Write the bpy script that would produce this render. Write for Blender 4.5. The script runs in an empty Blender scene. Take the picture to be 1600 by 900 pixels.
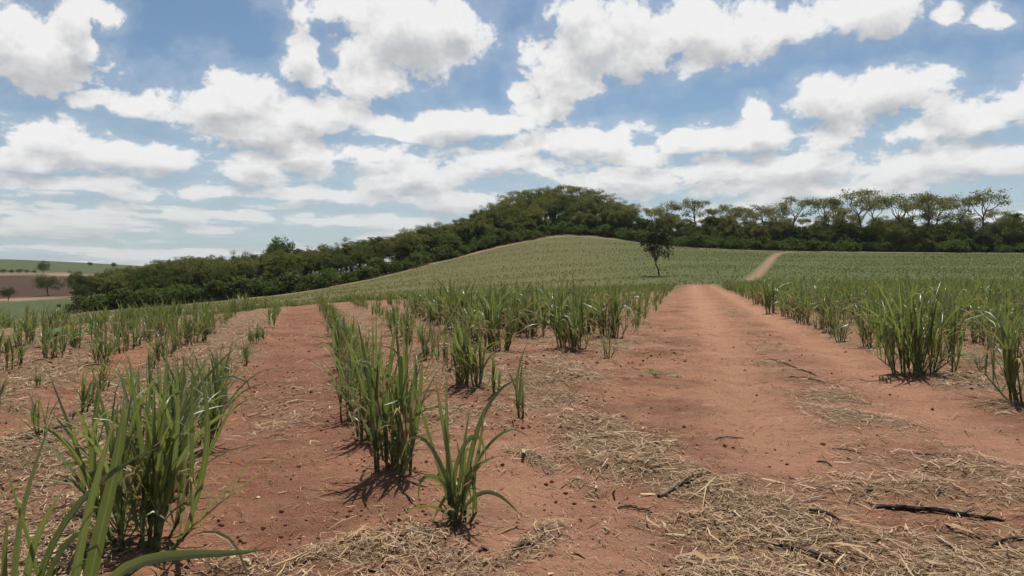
import bpy, math, random
import numpy as np

scene = bpy.context.scene
COL = scene.collection
rng = np.random.default_rng(7)
random.seed(7)
FX, HV, EYE = 1209.0, 425.0, 1.5        # focal length in photo pixels, horizon row, eye height (m)

# ------------------------------------------------------------------ camera
cam_data = bpy.data.cameras.new('camera')
cam_data.sensor_width = 36.0
cam_data.lens = 36.0 * FX / 1600.0
cam_data.shift_y = -25.0 / 1600.0
cam_data.clip_start = 0.05
cam_data.clip_end = 9000.0
cam = bpy.data.objects.new('camera', cam_data)
cam.location = (0, 0, EYE)
cam.rotation_euler = (math.radians(90), 0, 0)
COL.objects.link(cam)
scene.camera = cam

# ------------------------------------------------------------------ sun, exposure
SUN_EL, SUN_AZ = math.radians(66), math.radians(14)     # azimuth: clockwise from the view direction (+Y)
sd = bpy.data.lights.new('sun', 'SUN')
sd.energy = 5.0
sd.angle = math.radians(0.53)
sd.color = (1.0, 0.955, 0.89)
sun = bpy.data.objects.new('sun', sd)
sun.rotation_euler = (math.radians(90) - SUN_EL, 0, math.pi - SUN_AZ)
COL.objects.link(sun)
scene.view_settings.view_transform = 'Standard'
scene.view_settings.look = 'None'
scene.view_settings.exposure = 0.27
scene.view_settings.gamma = 1.0
scene.view_settings.use_curve_mapping = False
scene.render.engine = 'CYCLES'
cy = scene.cycles
cy.use_denoising = True
try:
    cy.denoiser = 'OPENIMAGEDENOISE'
except Exception:
    pass
cy.use_adaptive_sampling = True
cy.adaptive_threshold = 0.02
cy.adaptive_min_samples = 12
cy.max_bounces = 6
cy.diffuse_bounces = 3
cy.glossy_bounces = 2
cy.transmission_bounces = 4
cy.transparent_max_bounces = 6
cy.caustics_reflective = False
cy.caustics_refractive = False


class NT:
    """small helper round a node tree"""
    def __init__(self, tree):
        self.t = tree
        tree.nodes.clear()

    def n(self, kind, **kw):
        nd = self.t.nodes.new(kind)
        for k, v in kw.items():
            setattr(nd, k, v)
        return nd

    def put(self, sock, val):
        if isinstance(val, bpy.types.NodeSocket):
            self.t.links.new(val, sock)
        else:
            sock.default_value = val

    def math(self, op, a, b=None, c=None, clamp=False):
        nd = self.n('ShaderNodeMath', operation=op, use_clamp=clamp)
        self.put(nd.inputs[0], a)
        if b is not None:
            self.put(nd.inputs[1], b)
        if c is not None:
            self.put(nd.inputs[2], c)
        return nd.outputs[0]

    def vec(self, op, a, b=None, c=None):
        nd = self.n('ShaderNodeVectorMath', operation=op)
        self.put(nd.inputs[0], a)
        if b is not None:
            self.put(nd.inputs[3 if op == 'SCALE' else 1], b)
        if c is not None:
            self.put(nd.inputs[2], c)
        return nd.outputs['Value'] if op in ('LENGTH', 'DOT_PRODUCT', 'DISTANCE') else nd.outputs['Vector']

    def mix(self, f, a, b, blend='MIX'):
        nd = self.n('ShaderNodeMix', data_type='RGBA', blend_type=blend)
        self.put(nd.inputs[0], f)
        self.put(nd.inputs[6], a if isinstance(a, bpy.types.NodeSocket) else (*a, 1.0))
        self.put(nd.inputs[7], b if isinstance(b, bpy.types.NodeSocket) else (*b, 1.0))
        return nd.outputs[2]

    def step(self, x, lo, hi, a=0.0, b=1.0):
        nd = self.n('ShaderNodeMapRange', interpolation_type='SMOOTHSTEP')
        for i, v in enumerate((x, lo, hi, a, b)):
            self.put(nd.inputs[i], v)
        return nd.outputs[0]

    def noise(self, vec, scale, detail=4.0, rough=0.55, lac=2.0, color=False):
        nd = self.n('ShaderNodeTexNoise')
        self.put(nd.inputs['Vector'], vec)
        nd.inputs['Scale'].default_value = scale
        nd.inputs['Detail'].default_value = detail
        nd.inputs['Roughness'].default_value = rough
        nd.inputs['Lacunarity'].default_value = lac
        return nd.outputs['Color' if color else 'Fac']

    def xyz(self, x, y, z):
        nd = self.n('ShaderNodeCombineXYZ')
        for i, v in enumerate((x, y, z)):
            self.put(nd.inputs[i], v)
        return nd.outputs[0]

    def attr(self, name, out='Fac'):
        nd = self.n('ShaderNodeAttribute', attribute_name=name)
        return nd.outputs[out]


# ------------------------------------------------------------------ sky: physical sky with a cumulus layer
CLOUDS = [  # photograph-measured cumulus lumps: centre u, v, radii, weakness
    (35, 70, 115, 78, 0), (80, 105, 75, 48, 0), (108, 45, 38, 55, 0), (170, 20, 40, 26, .1),
    (486, 88, 42, 54, 0), (640, 48, 125, 82, 0), (595, 118, 70, 50, 0), (695, 35, 65, 60, 0), (545, 15, 85, 34, 0),
    (878, 95, 68, 66, 0), (930, 50, 95, 74, 0), (1010, 75, 105, 50, 0), (1100, 55, 140, 54, 0), (1215, 42, 130, 46, 0),
    (1335, 14, 150, 48, 0), (1270, 35, 90, 40, 0), (1480, 22, 42, 24, .3), (1535, 28, 52, 20, .35), (925, 143, 34, 16, .35),
    (1285, 155, 62, 42, 0), (1390, 148, 130, 46, 0), (1190, 172, 34, 26, .1), (1585, 150, 90, 56, 0), (1520, 190, 90, 30, .1),
    (150, 158, 45, 20, .2), (240, 160, 75, 32, .05), (345, 160, 150, 52, 0), (480, 176, 125, 42, 0), (390, 205, 160, 28, .1),
    (595, 186, 62, 28, .1), (655, 200, 60, 24, .1), (740, 188, 120, 27, 0), (835, 170, 60, 22, .15), (810, 142, 22, 22, .3),
    (95, 215, 120, 36, 0), (190, 245, 140, 36, 0), (40, 245, 80, 26, .15),
    (395, 258, 90, 32, 0), (480, 250, 75, 32, .05), (565, 232, 95, 24, .05), (645, 268, 150, 40, 0), (785, 248, 100, 32, 0),
    (905, 230, 130, 38, 0), (985, 208, 55, 22, .1), (1010, 248, 80, 26, .1),
    (1085, 222, 80, 28, .05), (1185, 215, 78, 32, 0), (1290, 216, 78, 30, 0), (1430, 212, 95, 30, 0),
    (1000, 285, 150, 27, .05), (1110, 270, 120, 27, .05), (1255, 258, 140, 33, 0), (1410, 260, 160, 32, 0), (1550, 252, 120, 28, .05),
    (140, 295, 150, 18, .25), (330, 300, 120, 16, .3), (520, 305, 160, 20, .2), (700, 312, 130, 20, .2), (1280, 295, 260, 22, .15),
    (90, 335, 130, 12, .35), (300, 340, 170, 13, .35), (560, 345, 160, 14, .3), (450, 325, 90, 10, .4),
]
world = bpy.data.worlds.new('World')
scene.world = world
world.use_nodes = True
world.cycles.sampling_method = 'MANUAL'
world.cycles.sample_map_resolution = 512
W = NT(world.node_tree)
wd = W.vec('NORMALIZE', W.n('ShaderNodeTexCoord').outputs['Generated'])
sep = W.n('ShaderNodeSeparateXYZ')
W.put(sep.inputs[0], wd)
dx, dy, dz = sep.outputs
az = W.math('ARCTAN2', dx, dy)
zc = W.math('MAXIMUM', dz, 0.0)
hyp = W.math('SQRT', W.math('SUBTRACT', 1.0001, W.math('MULTIPLY', zc, zc)))
te = W.math('DIVIDE', zc, hyp)
zlog = W.math('MULTIPLY', W.math('LOGARITHM', W.math('ADD', zc, 0.055), math.e), 0.36)


def cloud_field(up, detail, small=0):
    """cumulus field for a direction shifted up by `up` radians; >0 is inside a cloud"""
    te2 = W.math('ADD', te, up)
    z2 = W.math('ADD', zlog, W.math('DIVIDE', W.math('MULTIPLY', up, 0.36), W.math('ADD', te2, 0.055)))
    pos = W.xyz(dx, dy, z2)
    warp = W.vec('SUBTRACT', W.noise(pos, 9.0, 3.0, 0.6, color=True), (0.5, 0.5, 0.5))
    q = W.xyz(az, te2, 0.0)
    q = W.vec('MULTIPLY_ADD', warp, (0.085, 0.05, 0.0), q)
    best = None
    for u, v, ru, rv, wk in CLOUDS:
        if ru * rv < small:
            continue
        t = (u - 800) / FX
        a, e = math.atan(t), (HV - v) / FX / math.sqrt(1 + t * t)
        sa, se = FX * (1 + t * t) / ru, FX * math.sqrt(1 + t * t) / rv
        ln = W.vec('LENGTH', W.vec('MULTIPLY_ADD', q, (sa, se, 0.0), (-a * sa, -e * se, wk)))
        best = ln if best is None else W.math('MINIMUM', best, ln)
    blobs = W.math('MAXIMUM', W.math('SUBTRACT', 1.0, best), -1.3)
    # the same kind of cloud everywhere round the sky outside the measured window
    gen = W.math('MULTIPLY_ADD', W.noise(W.vec('ADD', pos, (3.1, 1.7, 0.4)), 3.4, 2.0, 0.5), 6.5, -3.95)
    side = W.step(W.math('ABSOLUTE', az), 0.60, 0.74)
    high = W.step(te2, 0.37, 0.47)
    outside = W.math('MAXIMUM', side, high)
    far = W.math('MULTIPLY_ADD', W.noise(W.vec('MULTIPLY', pos, (1.0, 1.0, 3.2)), 5.0, 3.0, 0.55), 5.0, -2.35)   # long low banks far off
    far = W.math('ADD', far, W.step(te2, 0.06, 0.13, 0.0, -3.0))
    gen = W.math('ADD', gen, W.math('MULTIPLY', W.math('SUBTRACT', outside, 1.0), 3.0))
    m = W.math('MAXIMUM', W.math('MAXIMUM', blobs, W.math('MINIMUM', far, 0.7)), W.math('MINIMUM', gen, 1.0))
    fb = W.noise(W.vec('MULTIPLY_ADD', warp, (0.03, 0.03, 0.03), pos), 15.0, detail, 0.63, 2.1)
    return W.math('MULTIPLY_ADD', W.math('SUBTRACT', fb, 0.5), 2.9, W.math('MULTIPLY', m, 1.0))


F0 = cloud_field(0.0, 7.0)
F1 = cloud_field(W.math('MULTIPLY_ADD', te, 0.085, 0.010), 4.0, 1900)
sky = W.n('ShaderNodeTexSky', sky_type='NISHITA')
sky.sun_disc = False
sky.sun_elevation = SUN_EL
sky.sun_rotation = SUN_AZ
sky.altitude = 600
sky.air_density = 1.0
sky.dust_density = 1.3
sky.ozone_density = 1.0
low = W.step(te, 0.02, 0.16)                               # near the horizon many far clouds merge
dens = W.math('MULTIPLY', W.step(F0, -0.08, 0.34), W.math('MULTIPLY_ADD', low, 0.22, 0.74))
thin = W.math('MULTIPLY', W.step(F0, -0.9, 0.2), 0.20)     # thin veil round the lumps
dens = W.math('MAXIMUM', dens, thin)
relief = W.math('MULTIPLY', W.math('SUBTRACT', F0, F1), 0.13)  # sunlit cloud tops, put into the colour from the field above
deep = W.math('MULTIPLY', W.step(F1, 0.0, 1.1), W.math('MULTIPLY_ADD', low, -0.09, -0.05))  # painted shade: greys the cloud where more cloud lies above it
lum = W.math('ADD', W.math('ADD', relief, deep), 1.0)
lum = W.math('MINIMUM', W.math('MAXIMUM', lum, 0.50), 1.06)
lum = W.math('MULTIPLY', lum, W.math('MULTIPLY_ADD', low, 0.10, 0.90))
ccol = W.mix(W.step(lum, 0.5, 1.0), (0.86, 0.91, 1.0), (1.0, 0.99, 0.98))
ccol = W.vec('SCALE', ccol, W.math('MULTIPLY', W.math('POWER', lum, 1.5), 9.8))
skyc = W.mix(W.step(te, 0.0, 0.24, 0.62, 0.0), sky.outputs[0], (6.4, 6.9, 7.5))   # pale far air with merged cloud
skyc = W.mix(1.0, skyc, (0.86, 0.98, 1.02), 'MULTIPLY')
bg = W.n('ShaderNodeBackground')
W.put(bg.inputs[0], W.mix(dens, skyc, ccol))
bg.inputs[1].default_value = 0.070
W.put(W.n('ShaderNodeOutputWorld').inputs[0], bg.outputs[0])

# ------------------------------------------------------------------ numpy helpers
_perm = np.random.default_rng(3).random((256, 256))


def vnoise(x, y):
    xi, yi = np.floor(x).astype(int), np.floor(y).astype(int)
    fx, fy = x - xi, y - yi
    fx, fy = fx * fx * (3 - 2 * fx), fy * fy * (3 - 2 * fy)
    p = lambda i, j: _perm[i & 255, j & 255]
    a = p(xi, yi) * (1 - fx) + p(xi + 1, yi) * fx
    b = p(xi, yi + 1) * (1 - fx) + p(xi + 1, yi + 1) * fx
    return a * (1 - fy) + b * fy


def fbm(x, y, s, octs=4):
    v, amp, tot = 0.0, 1.0, 0.0
    for o in range(octs):
        v = v + amp * vnoise(x * s + 17.3 * o, y * s - 9.1 * o)
        tot += amp
        amp *= 0.5
        s *= 2.03
    return v / tot


def sstep(x, a, b):
    t = np.clip((x - a) / (b - a), 0, 1)
    return t * t * (3 - 2 * t)


# ------------------------------------------------------------------ lie of the land
# for each photo column: (distance m, photo row) of ground seen there, or (distance, 'z', height)
Z = lambda d, z: (d, z)


def V(d, v):
    return (d, EYE + (HV - v) / FX * d)


COLS = {
    -900: [Z(1, 0), Z(20, 0), Z(45, -2.5), Z(100, -7), V(200, 492), V(300, 474), V(600, 434), V(1000, 398), Z(1500, 22), Z(4000, 5)],
    0: [Z(1, 0), Z(15, 0), Z(24, -.25), Z(45, -2.8), Z(100, -7), V(200, 492), V(300, 473), V(600, 434), V(1000, 402), Z(1500, 12), Z(4000, 0)],
    120: [Z(1, 0), Z(16, 0), Z(26, -.25), Z(48, -2.4), Z(100, -5.2), V(150, 486), V(210, 474), Z(300, -9), V(600, 434), V(1000, 408), Z(1500, 8), Z(4000, 0)],
    240: [Z(1, 0), Z(18, 0), Z(29, -.2), Z(50, -1.9), Z(100, -4.6), V(150, 480), Z(230, -2.5), Z(300, -7), V(600, 436), V(1000, 415), Z(1500, 4), Z(4000, 0)],
    450: [Z(1, 0), Z(26, 0), Z(37, -.1), Z(55, -1.0), Z(95, -2.6), V(150, 460), Z(230, -1.2), Z(300, -3), Z(600, -4), Z(1000, -4), Z(4000, 0)],
    560: [Z(1, 0), Z(32, 0), Z(42, -.05), Z(60, -.8), Z(95, -1.8), V(130, 452), V(162, 440), Z(230, 2.2), Z(300, 0), Z(600, -2), Z(4000, 0)],
    700: [Z(1, 0), Z(36, 0), Z(46, 0), Z(75, -.8), V(110, 450), V(150, 428), V(190, 404), Z(240, 8.0), Z(300, 7), Z(600, 0), Z(4000, 0)],
    800: [Z(1, 0), Z(42, 0), Z(50, 0), Z(75, -.6), V(110, 443), V(150, 419), V(208, 380), Z(240, 15), Z(275, 20), Z(340, 14), Z(600, 0), Z(4000, 0)],
    890: [Z(1, 0), Z(45, 0), Z(52, 0), Z(75, -.4), V(110, 437), V(150, 411), V(190, 384), V(220, 370), Z(240, 17), Z(285, 24.5), Z(350, 16), Z(600, 0), Z(4000, 0)],
    980: [Z(1, 0), Z(50, 0), Z(57, 0), Z(78, -.1), V(110, 432), V(150, 408), V(190, 384), V(216, 377), Z(262, 16.5), Z(340, 10), Z(600, 0), Z(4000, 0)],
    1060: [Z(1, 0), Z(52, 0), Z(60, 0), V(80, 447), V(106, 431), V(150, 409), V(205, 386), Z(225, 9.6), Z(262, 14), Z(340, 10), Z(600, 0), Z(4000, 0)],
    1200: [Z(1, 0), Z(52, 0), Z(62, 0), V(80, 444), V(110, 428), V(150, 410), V(200, 392), Z(222, 8.6), Z(262, 13.5), Z(340, 10), Z(600, 0), Z(4000, 0)],
    1400: [Z(1, 0), Z(52, 0), Z(62, .05), V(80, 443), V(110, 427), V(150, 410), V(200, 395), Z(222, 8.2), Z(262, 13.0), Z(340, 10), Z(600, 0), Z(4000, 0)],
    1600: [Z(1, 0), Z(52, 0), Z(62, .05), V(80, 443), V(110, 427), V(150, 411), V(200, 396), Z(222, 7.8), Z(262, 12.0), Z(340, 10), Z(600, 0), Z(4000, 0)],
    2600: [Z(1, 0), Z(52, 0), Z(62, .05), V(80, 443), V(110, 427), V(150, 411), V(200, 396), Z(222, 7.8), Z(262, 12.0), Z(340, 10), Z(600, 0), Z(4000, 0)],
}
LD = np.linspace(0, math.log(4000), 360)
AG = np.radians(np.arange(-56, 56.01, 0.5))
_ang = np.array([math.atan((u - 800) / FX) for u in COLS])
_tab = np.array([np.interp(LD, [math.log(p[0]) for p in pts], [p[1] for p in pts]) for pts in COLS.values()])
ZT = np.array([np.interp(AG, _ang, _tab[:, j]) for j in range(len(LD))]).T


def blur(a, s, axis):
    k = np.exp(-0.5 * (np.arange(-3 * s, 3 * s + 1) / s) ** 2)
    k /= k.sum()
    pad = [(0, 0), (0, 0)]
    pad[axis] = (3 * s, 3 * s)
    return np.apply_along_axis(lambda r: np.convolve(r, k, 'valid'), axis, np.pad(a, pad, 'edge'))


ZT = blur(blur(ZT, 3, 0), 3, 1)


def land(x, y):
    """large-scale height"""
    x, y = np.asarray(x, float), np.asarray(y, float)
    a = np.arctan2(x, y)
    r = np.hypot(x, y)
    ac = np.clip(a, AG[0], AG[-1])
    d = np.maximum(r * np.cos(ac), 1.0)
    ia = np.clip((ac - AG[0]) / (AG[1] - AG[0]), 0, len(AG) - 1.001)
    il = np.clip(np.log(d) / (LD[1] - LD[0]), 0, len(LD) - 1.001)
    i, j = ia.astype(int), il.astype(int)
    fi, fj = ia - i, il - j
    z = (ZT[i, j] * (1 - fi) + ZT[i + 1, j] * fi) * (1 - fj) + (ZT[i, j + 1] * (1 - fi) + ZT[i + 1, j + 1] * fi) * fj
    return z * sstep(np.pi - np.abs(a), 0.6, 1.9)


ROWT, TRKT = (480 - 800) / FX, (1073 - 800) / FX          # ground directions of the cane rows and of the track
ROWS = [-13.4, -11.8, -10.3, -8.75, -7.2, -5.65, -4.4, -3.35, -2.35, -1.02, 0.62, 2.15, 3.65, 5.2, 6.75, 8.3, 9.85, 11.4] + [12.95 + 1.55 * _i for _i in range(12)]


def G(u, v):
    d = EYE * FX / (v - HV)
    return ((u - 800) / FX * d, d)


def lat_row(x, y):
    return x - ROWT * y


def lat_trk(x, y):
    return x - TRKT * y


def capsule(x, y, pts, hw):
    best = np.full(np.shape(x), 1e9)
    for (x0, y0), (x1, y1) in zip(pts[:-1], pts[1:]):
        ex, ey = x1 - x0, y1 - y0
        t = np.clip(((x - x0) * ex + (y - y0) * ey) / (ex * ex + ey * ey), 0, 1)
        best = np.minimum(best, np.hypot(x - x0 - t * ex, y - y0 - t * ey))
    return 1 - sstep(best, hw * 0.1, hw * 1.75)


WIND = [([G(*p) for p in pts], hw, s) for pts, hw, s in [
    ([(815, 600), (880, 640), (960, 690), (1040, 735), (1120, 780), (1230, 840), (1420, 930)], 0.58, .85),
    ([(1270, 610), (1350, 690), (1420, 740), (1540, 820), (1750, 930)], 0.55, 0.85),
    ([(1150, 900), (1350, 850), (1560, 850), (1750, 880)], 0.50, .95),
    ([(1300, 960), (1500, 980)], 0.8, 1.0),
    ([(1330, 690), (1480, 790), (1600, 860)], 1.15, 0.80),
    ([(1150, 820), (1400, 900), (1650, 930)], 0.8, 0.85),
    ([(380, 870), (560, 845), (690, 880)], 0.32, 0.75),
    ([(420, 960), (700, 930)], 0.36, 0.75),
    ([(900, 755), (960, 795), (1040, 800)], 0.10, 0.7),
    ([(800, 700), (870, 740)], 0.12, 0.6),
    ([(790, 880), (860, 830)], 0.12, 0.7),
    ([(1180, 565), (1300, 600)], 0.40, 0.55),
    ([(1240, 640), (1330, 640)], 0.45, 0.6),
    ([(930, 520), (1010, 535)], 0.6, 0.5),
]]


def straw_cover(x, y):
    """share of the ground under cane straw"""
    L, T = lat_row(x, y), lat_trk(x, y)
    n = fbm(x, y, 1.3, 4)
    n2 = fbm(x + 40, y, 0.45, 3)
    s = np.zeros(np.shape(x))
    for pts, hw, k in WIND:
        s = np.maximum(s, capsule(x, y, pts, hw) * k)
    left = sstep(-L, 0.62, 1.35) * (1.05 - 0.75 * np.exp(-((L + 2.95) / .42) ** 2) - 0.35 * np.exp(-((L + 5.2) / .5) ** 2))
    s = np.maximum(s, left)
    mid = sstep(L, 0.7, 1.4) * sstep(y, 6.0, 9.0) * (1 - sstep(T, -1.6, -0.6)) * 0.62
    s = np.maximum(s, mid)
    aisle = np.exp(-((L + 0.2) / .8) ** 2) * 0.27
    s = np.maximum(s, aisle)
    right = sstep(T, 2.9, 3.6) * 0.75
    s = np.maximum(s, right)
    s = np.maximum(s, np.exp(-((T - 1.7) / .5) ** 2) * 0.45 * sstep(y, 5, 9))
    s = np.maximum(s, 0.14)
    ruts = np.maximum(np.exp(-((T - .72) / .38) ** 2), np.exp(-((T - 2.72) / .33) ** 2)) * sstep(y, 4.9, 6.5)
    s = s * (1 - 0.8 * ruts)
    s = s + (n - 0.5) * 1.7 * np.minimum(1, s * 2.2) + (n2 - 0.5) * 0.9 * np.minimum(1, s * 2)
    return np.clip(s, 0.02, 1)


def relief(x, y, s=None):
    """row ridges, ruts, litter heaps and clods on the nearer ground"""
    r = np.hypot(x, y)
    near = 1 - sstep(r, 30, 60)
    L, T = lat_row(x, y), lat_trk(x, y)
    z = np.zeros(np.shape(x))
    blk = 1 - sstep(T, -1.8, -1.0)
    for o in ROWS:
        z += 0.045 * np.exp(-((L - o) / .22) ** 2) * blk
    z -= 0.05 * (np.exp(-((T - .72) / .3) ** 2) + np.exp(-((T - 2.72) / .3) ** 2)) * sstep(y, 4.5, 7)
    if s is None:
        s = straw_cover(x, y)
    z += 0.034 * sstep(s, 0.30, 1.0)
    z += (fbm(x, y, 0.5, 3) - .5) * 0.10 + (fbm(x + 9, y, 3.2, 3) - .5) * 0.065 + (fbm(x, y + 5, 11.0, 3) - .5) * 0.034 * (1 - .6 * np.exp(-((T - 1.7) / 1.3) ** 2))
    return z * near


def ground_z(x, y):
    x, y = np.asarray(x, float), np.asarray(y, float)
    return land(x, y) + relief(x, y)


def gz(x, y):
    return float(ground_z(np.array([x]), np.array([y]))[0])


# ------------------------------------------------------------------ mesh helpers
def mesh_np(name, verts, quads=None, tris=None, mat=None, attrs=None, smooth=False):
    me = bpy.data.meshes.new(name)
    verts = np.asarray(verts, np.float32)
    nq = 0 if quads is None else len(quads)
    ntr = 0 if tris is None else len(tris)
    me.vertices.add(len(verts))
    me.vertices.foreach_set('co', verts.ravel())
    idx = []
    if nq:
        idx.append(np.asarray(quads, np.int32).ravel())
    if ntr:
        idx.append(np.asarray(tris, np.int32).ravel())
    idx = np.concatenate(idx)
    me.loops.add(len(idx))
    me.loops.foreach_set('vertex_index', idx)
    me.polygons.add(nq + ntr)
    st = np.concatenate([np.arange(nq) * 4, nq * 4 + np.arange(ntr) * 3]).astype(np.int32)
    me.polygons.foreach_set('loop_start', st)
    for k, v in (attrs or {}).items():
        v = np.asarray(v, np.float32)
        if v.ndim == 1:
            a = me.attributes.new(k, 'FLOAT', 'POINT')
            a.data.foreach_set('value', v)
        else:
            a = me.attributes.new(k, 'FLOAT_COLOR', 'POINT')
            v = np.concatenate([v, np.ones((len(v), 1), np.float32)], 1)
            a.data.foreach_set('color', v.ravel())
    me.update(calc_edges=True)
    me.validate()
    if smooth:
        me.polygons.foreach_set('use_smooth', np.ones(nq + ntr, bool))
    if mat:
        me.materials.append(mat)
    return me


def link(name, data, parent=None, loc=None, rotz=0.0, scale=None):
    o = bpy.data.objects.new(name, data)
    COL.objects.link(o)
    if parent is not None:
        o.parent = parent
    if loc is not None:
        o.location = loc
    if rotz:
        o.rotation_euler = (0, 0, rotz)
    if scale is not None:
        o.scale = (scale,) * 3 if isinstance(scale, (int, float)) else scale
    return o


def tag(o, label, cat=None, group=None, kind=None):
    o['label'] = label
    if cat:
        o['category'] = cat
    if group:
        o['group'] = group
    if kind:
        o['kind'] = kind
    return o


ORD = ('first second third fourth fifth sixth seventh eighth ninth tenth eleventh twelfth thirteenth fourteenth fifteenth sixteenth '
       'seventeenth eighteenth nineteenth twentieth').split()


def nth(i):
    if i < 20:
        return ORD[i]
    k = i + 1
    return '%d%s' % (k, {1: 'st', 2: 'nd', 3: 'rd'}.get(k % 10 if k % 100 not in (11, 12, 13) else 0, 'th'))


def material(name):
    m = bpy.data.materials.new(name)
    m.use_nodes = True
    return m, NT(m.node_tree)


def finish(T, shader):
    T.put(T.n('ShaderNodeOutputMaterial').inputs[0], shader)


def principled(T, color, rough=0.8, spec=0.2, normal=None):
    b = T.n('ShaderNodeBsdfPrincipled')
    T.put(b.inputs['Base Color'], color)
    T.put(b.inputs['Roughness'], rough)
    b.inputs['Specular IOR Level'].default_value = spec
    if normal is not None:
        T.put(b.inputs['Normal'], normal)
    return b.outputs[0]


def bump(T, height, dist, strength=1.0):
    b = T.n('ShaderNodeBump')
    b.inputs['Strength'].default_value = strength
    b.inputs['Distance'].default_value = dist
    T.put(b.inputs['Height'], height)
    return b.outputs[0]


# ------------------------------------------------------------------ ground sheet
def far_edge(u):
    """distance of the wood's front edge along a photo column"""
    return np.interp(u, [60, 115, 240, 450, 560, 700, 800, 890, 980, 1060, 1200, 1700, 2600],
                     [147, 147, 150, 150, 162, 190, 208, 221, 216, 205, 200, 200, 200])


m_ground, T = material('red_soil')
geo = T.n('ShaderNodeNewGeometry').outputs['Position']
n1 = T.noise(geo, 0.9, 6, 0.6)
n2 = T.noise(geo, 14.0, 6, 0.65)
n3 = T.noise(geo, 90.0, 3, 0.6)
soil = T.mix(T.step(n1, 0.3, 0.72), (0.175, 0.079, 0.046), (0.300, 0.144, 0.085))
soil = T.mix(T.step(n2, 0.42, 0.75, 0, 0.55), soil, (0.290, 0.156, 0.092))
soil = T.mix(T.step(n2, 0.30, 0.45, 0.5, 0), soil, (0.085, 0.037, 0.025))
n4 = T.noise(geo, 3.4, 5, 0.62)
n5 = T.noise(geo, 0.45, 4, 0.6)
soil = T.mix(T.step(n5, 0.50, 0.36, 0, 0.6), soil, (0.125, 0.057, 0.034))
soil = T.mix(T.step(n5, 0.54, 0.68, 0, 0.5), soil, (0.255, 0.150, 0.086))
soil = T.mix(T.step(n4, 0.46, 0.70, 0, 0.6), soil, (0.250, 0.155, 0.088))
soil = T.mix(T.step(n4, 0.44, 0.28, 0, 0.5), soil, (0.150, 0.066, 0.039))
soil = T.mix(T.math('MULTIPLY', T.attr('dust'), 0.75), soil, (0.345, 0.182, 0.114))
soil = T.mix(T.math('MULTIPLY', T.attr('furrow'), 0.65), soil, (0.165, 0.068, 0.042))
st = T.attr('straw')
fib = T.noise(T.vec('MULTIPLY', geo, (1.0, 2.6, 1.0)), 38.0, 4, 0.7)
strawc = T.mix(T.step(fib, 0.35, 0.68), (0.165, 0.102, 0.057), (0.33, 0.222, 0.126))
f_st = T.step(T.math('ADD', T.math('MULTIPLY', st, 0.85), T.math('MULTIPLY', T.math('SUBTRACT', n2, 0.5), 0.9)), 0.25, 0.7, 0.0, 0.85)
col = T.mix(f_st, soil, strawc)
# the far cane field: litter, soil and low green in bands along the planting
nf = T.noise(T.vec('MULTIPLY', geo, (0.05, 0.35, 0.1)), 1.0, 5, 0.65)
nb = T.noise(geo, 0.8, 4, 0.7)
fld = T.mix(T.step(nf, 0.35, 0.65), (0.100, 0.084, 0.038), (0.148, 0.115, 0.057))
fld = T.mix(T.step(nb, 0.28, 0.58, 0.3, 0.9), fld, (0.090, 0.089, 0.032))
fld = T.mix(T.math('MULTIPLY', T.attr('lush'), T.step(nb, 0.25, 0.55, 0.55, 0.95)), fld, (0.062, 0.078, 0.027))
col = T.mix(T.attr('field'), col, fld)
trk = T.mix(T.step(nb, 0.3, 0.7), (0.19, 0.118, 0.070), (0.26, 0.170, 0.108))
col = T.mix(T.attr('track'), col, trk)
gr = T.mix(T.step(nf, 0.3, 0.7), (0.052, 0.064, 0.027), (0.074, 0.086, 0.036))
col = T.mix(T.attr('green'), col, gr)
pl = T.mix(T.step(nf, 0.3, 0.7), (0.044, 0.024, 0.014), (0.070, 0.039, 0.023))
col = T.mix(T.attr('plough'), col, pl)
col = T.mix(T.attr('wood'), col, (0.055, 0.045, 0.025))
hb = T.math('ADD', T.math('MULTIPLY', n2, 0.7), T.math('ADD', T.math('MULTIPLY', n3, 0.3), T.math('MULTIPLY', T.math('MULTIPLY', fib, st), 0.7)))
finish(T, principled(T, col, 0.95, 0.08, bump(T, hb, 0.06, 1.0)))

aa = np.concatenate([np.radians(np.arange(-180, -42, 3.0)), np.radians(np.arange(-42, 42, 0.14)), np.radians(np.arange(42, 180.1, 3.0))])
rr = np.concatenate([np.exp(np.arange(math.log(0.6), math.log(60), 0.0105)), np.exp(np.arange(math.log(60), math.log(300), 0.012)),
                     np.exp(np.linspace(math.log(300), math.log(4000), 60))])
A, R = np.meshgrid(aa, rr)
X, Y = (R * np.sin(A)).ravel(), (R * np.cos(A)).ravel()
S = straw_cover(X, Y)
Zg = land(X, Y) + relief(X, Y, S)
na, nr = len(aa), len(rr)
ii = (np.arange(nr - 1)[:, None] * na + np.arange(na - 1)[None, :]).ravel()
quads = np.stack([ii, ii + 1, ii + na + 1, ii + na], 1)[:, ::-1]
Rr = np.hypot(X, Y)
U = np.where(Y > 0.1, 800 + FX * X / np.maximum(Y, 0.1), np.where(X > 0, 4000, -3000))
U = np.clip(U, -3000, 4000)
DD = np.where(Y > 0.1, Y, Rr * 0.5)
n_a, n_b = fbm(X, Y, 0.12, 3), fbm(X, Y, 0.02, 3)
L, TT = lat_row(X, Y), lat_trk(X, Y)
field = sstep(Rr + (n_a - .5) * 14, 52, 78)
leftfar = 1 - sstep(U, 120, 420)
edge = far_edge(U)
back = sstep(DD - edge, 0, 4)
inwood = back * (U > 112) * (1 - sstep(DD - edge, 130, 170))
farland = (DD > 280) * (U < 460)
green = np.zeros(len(X))
plough = np.zeros(len(X))
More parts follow.
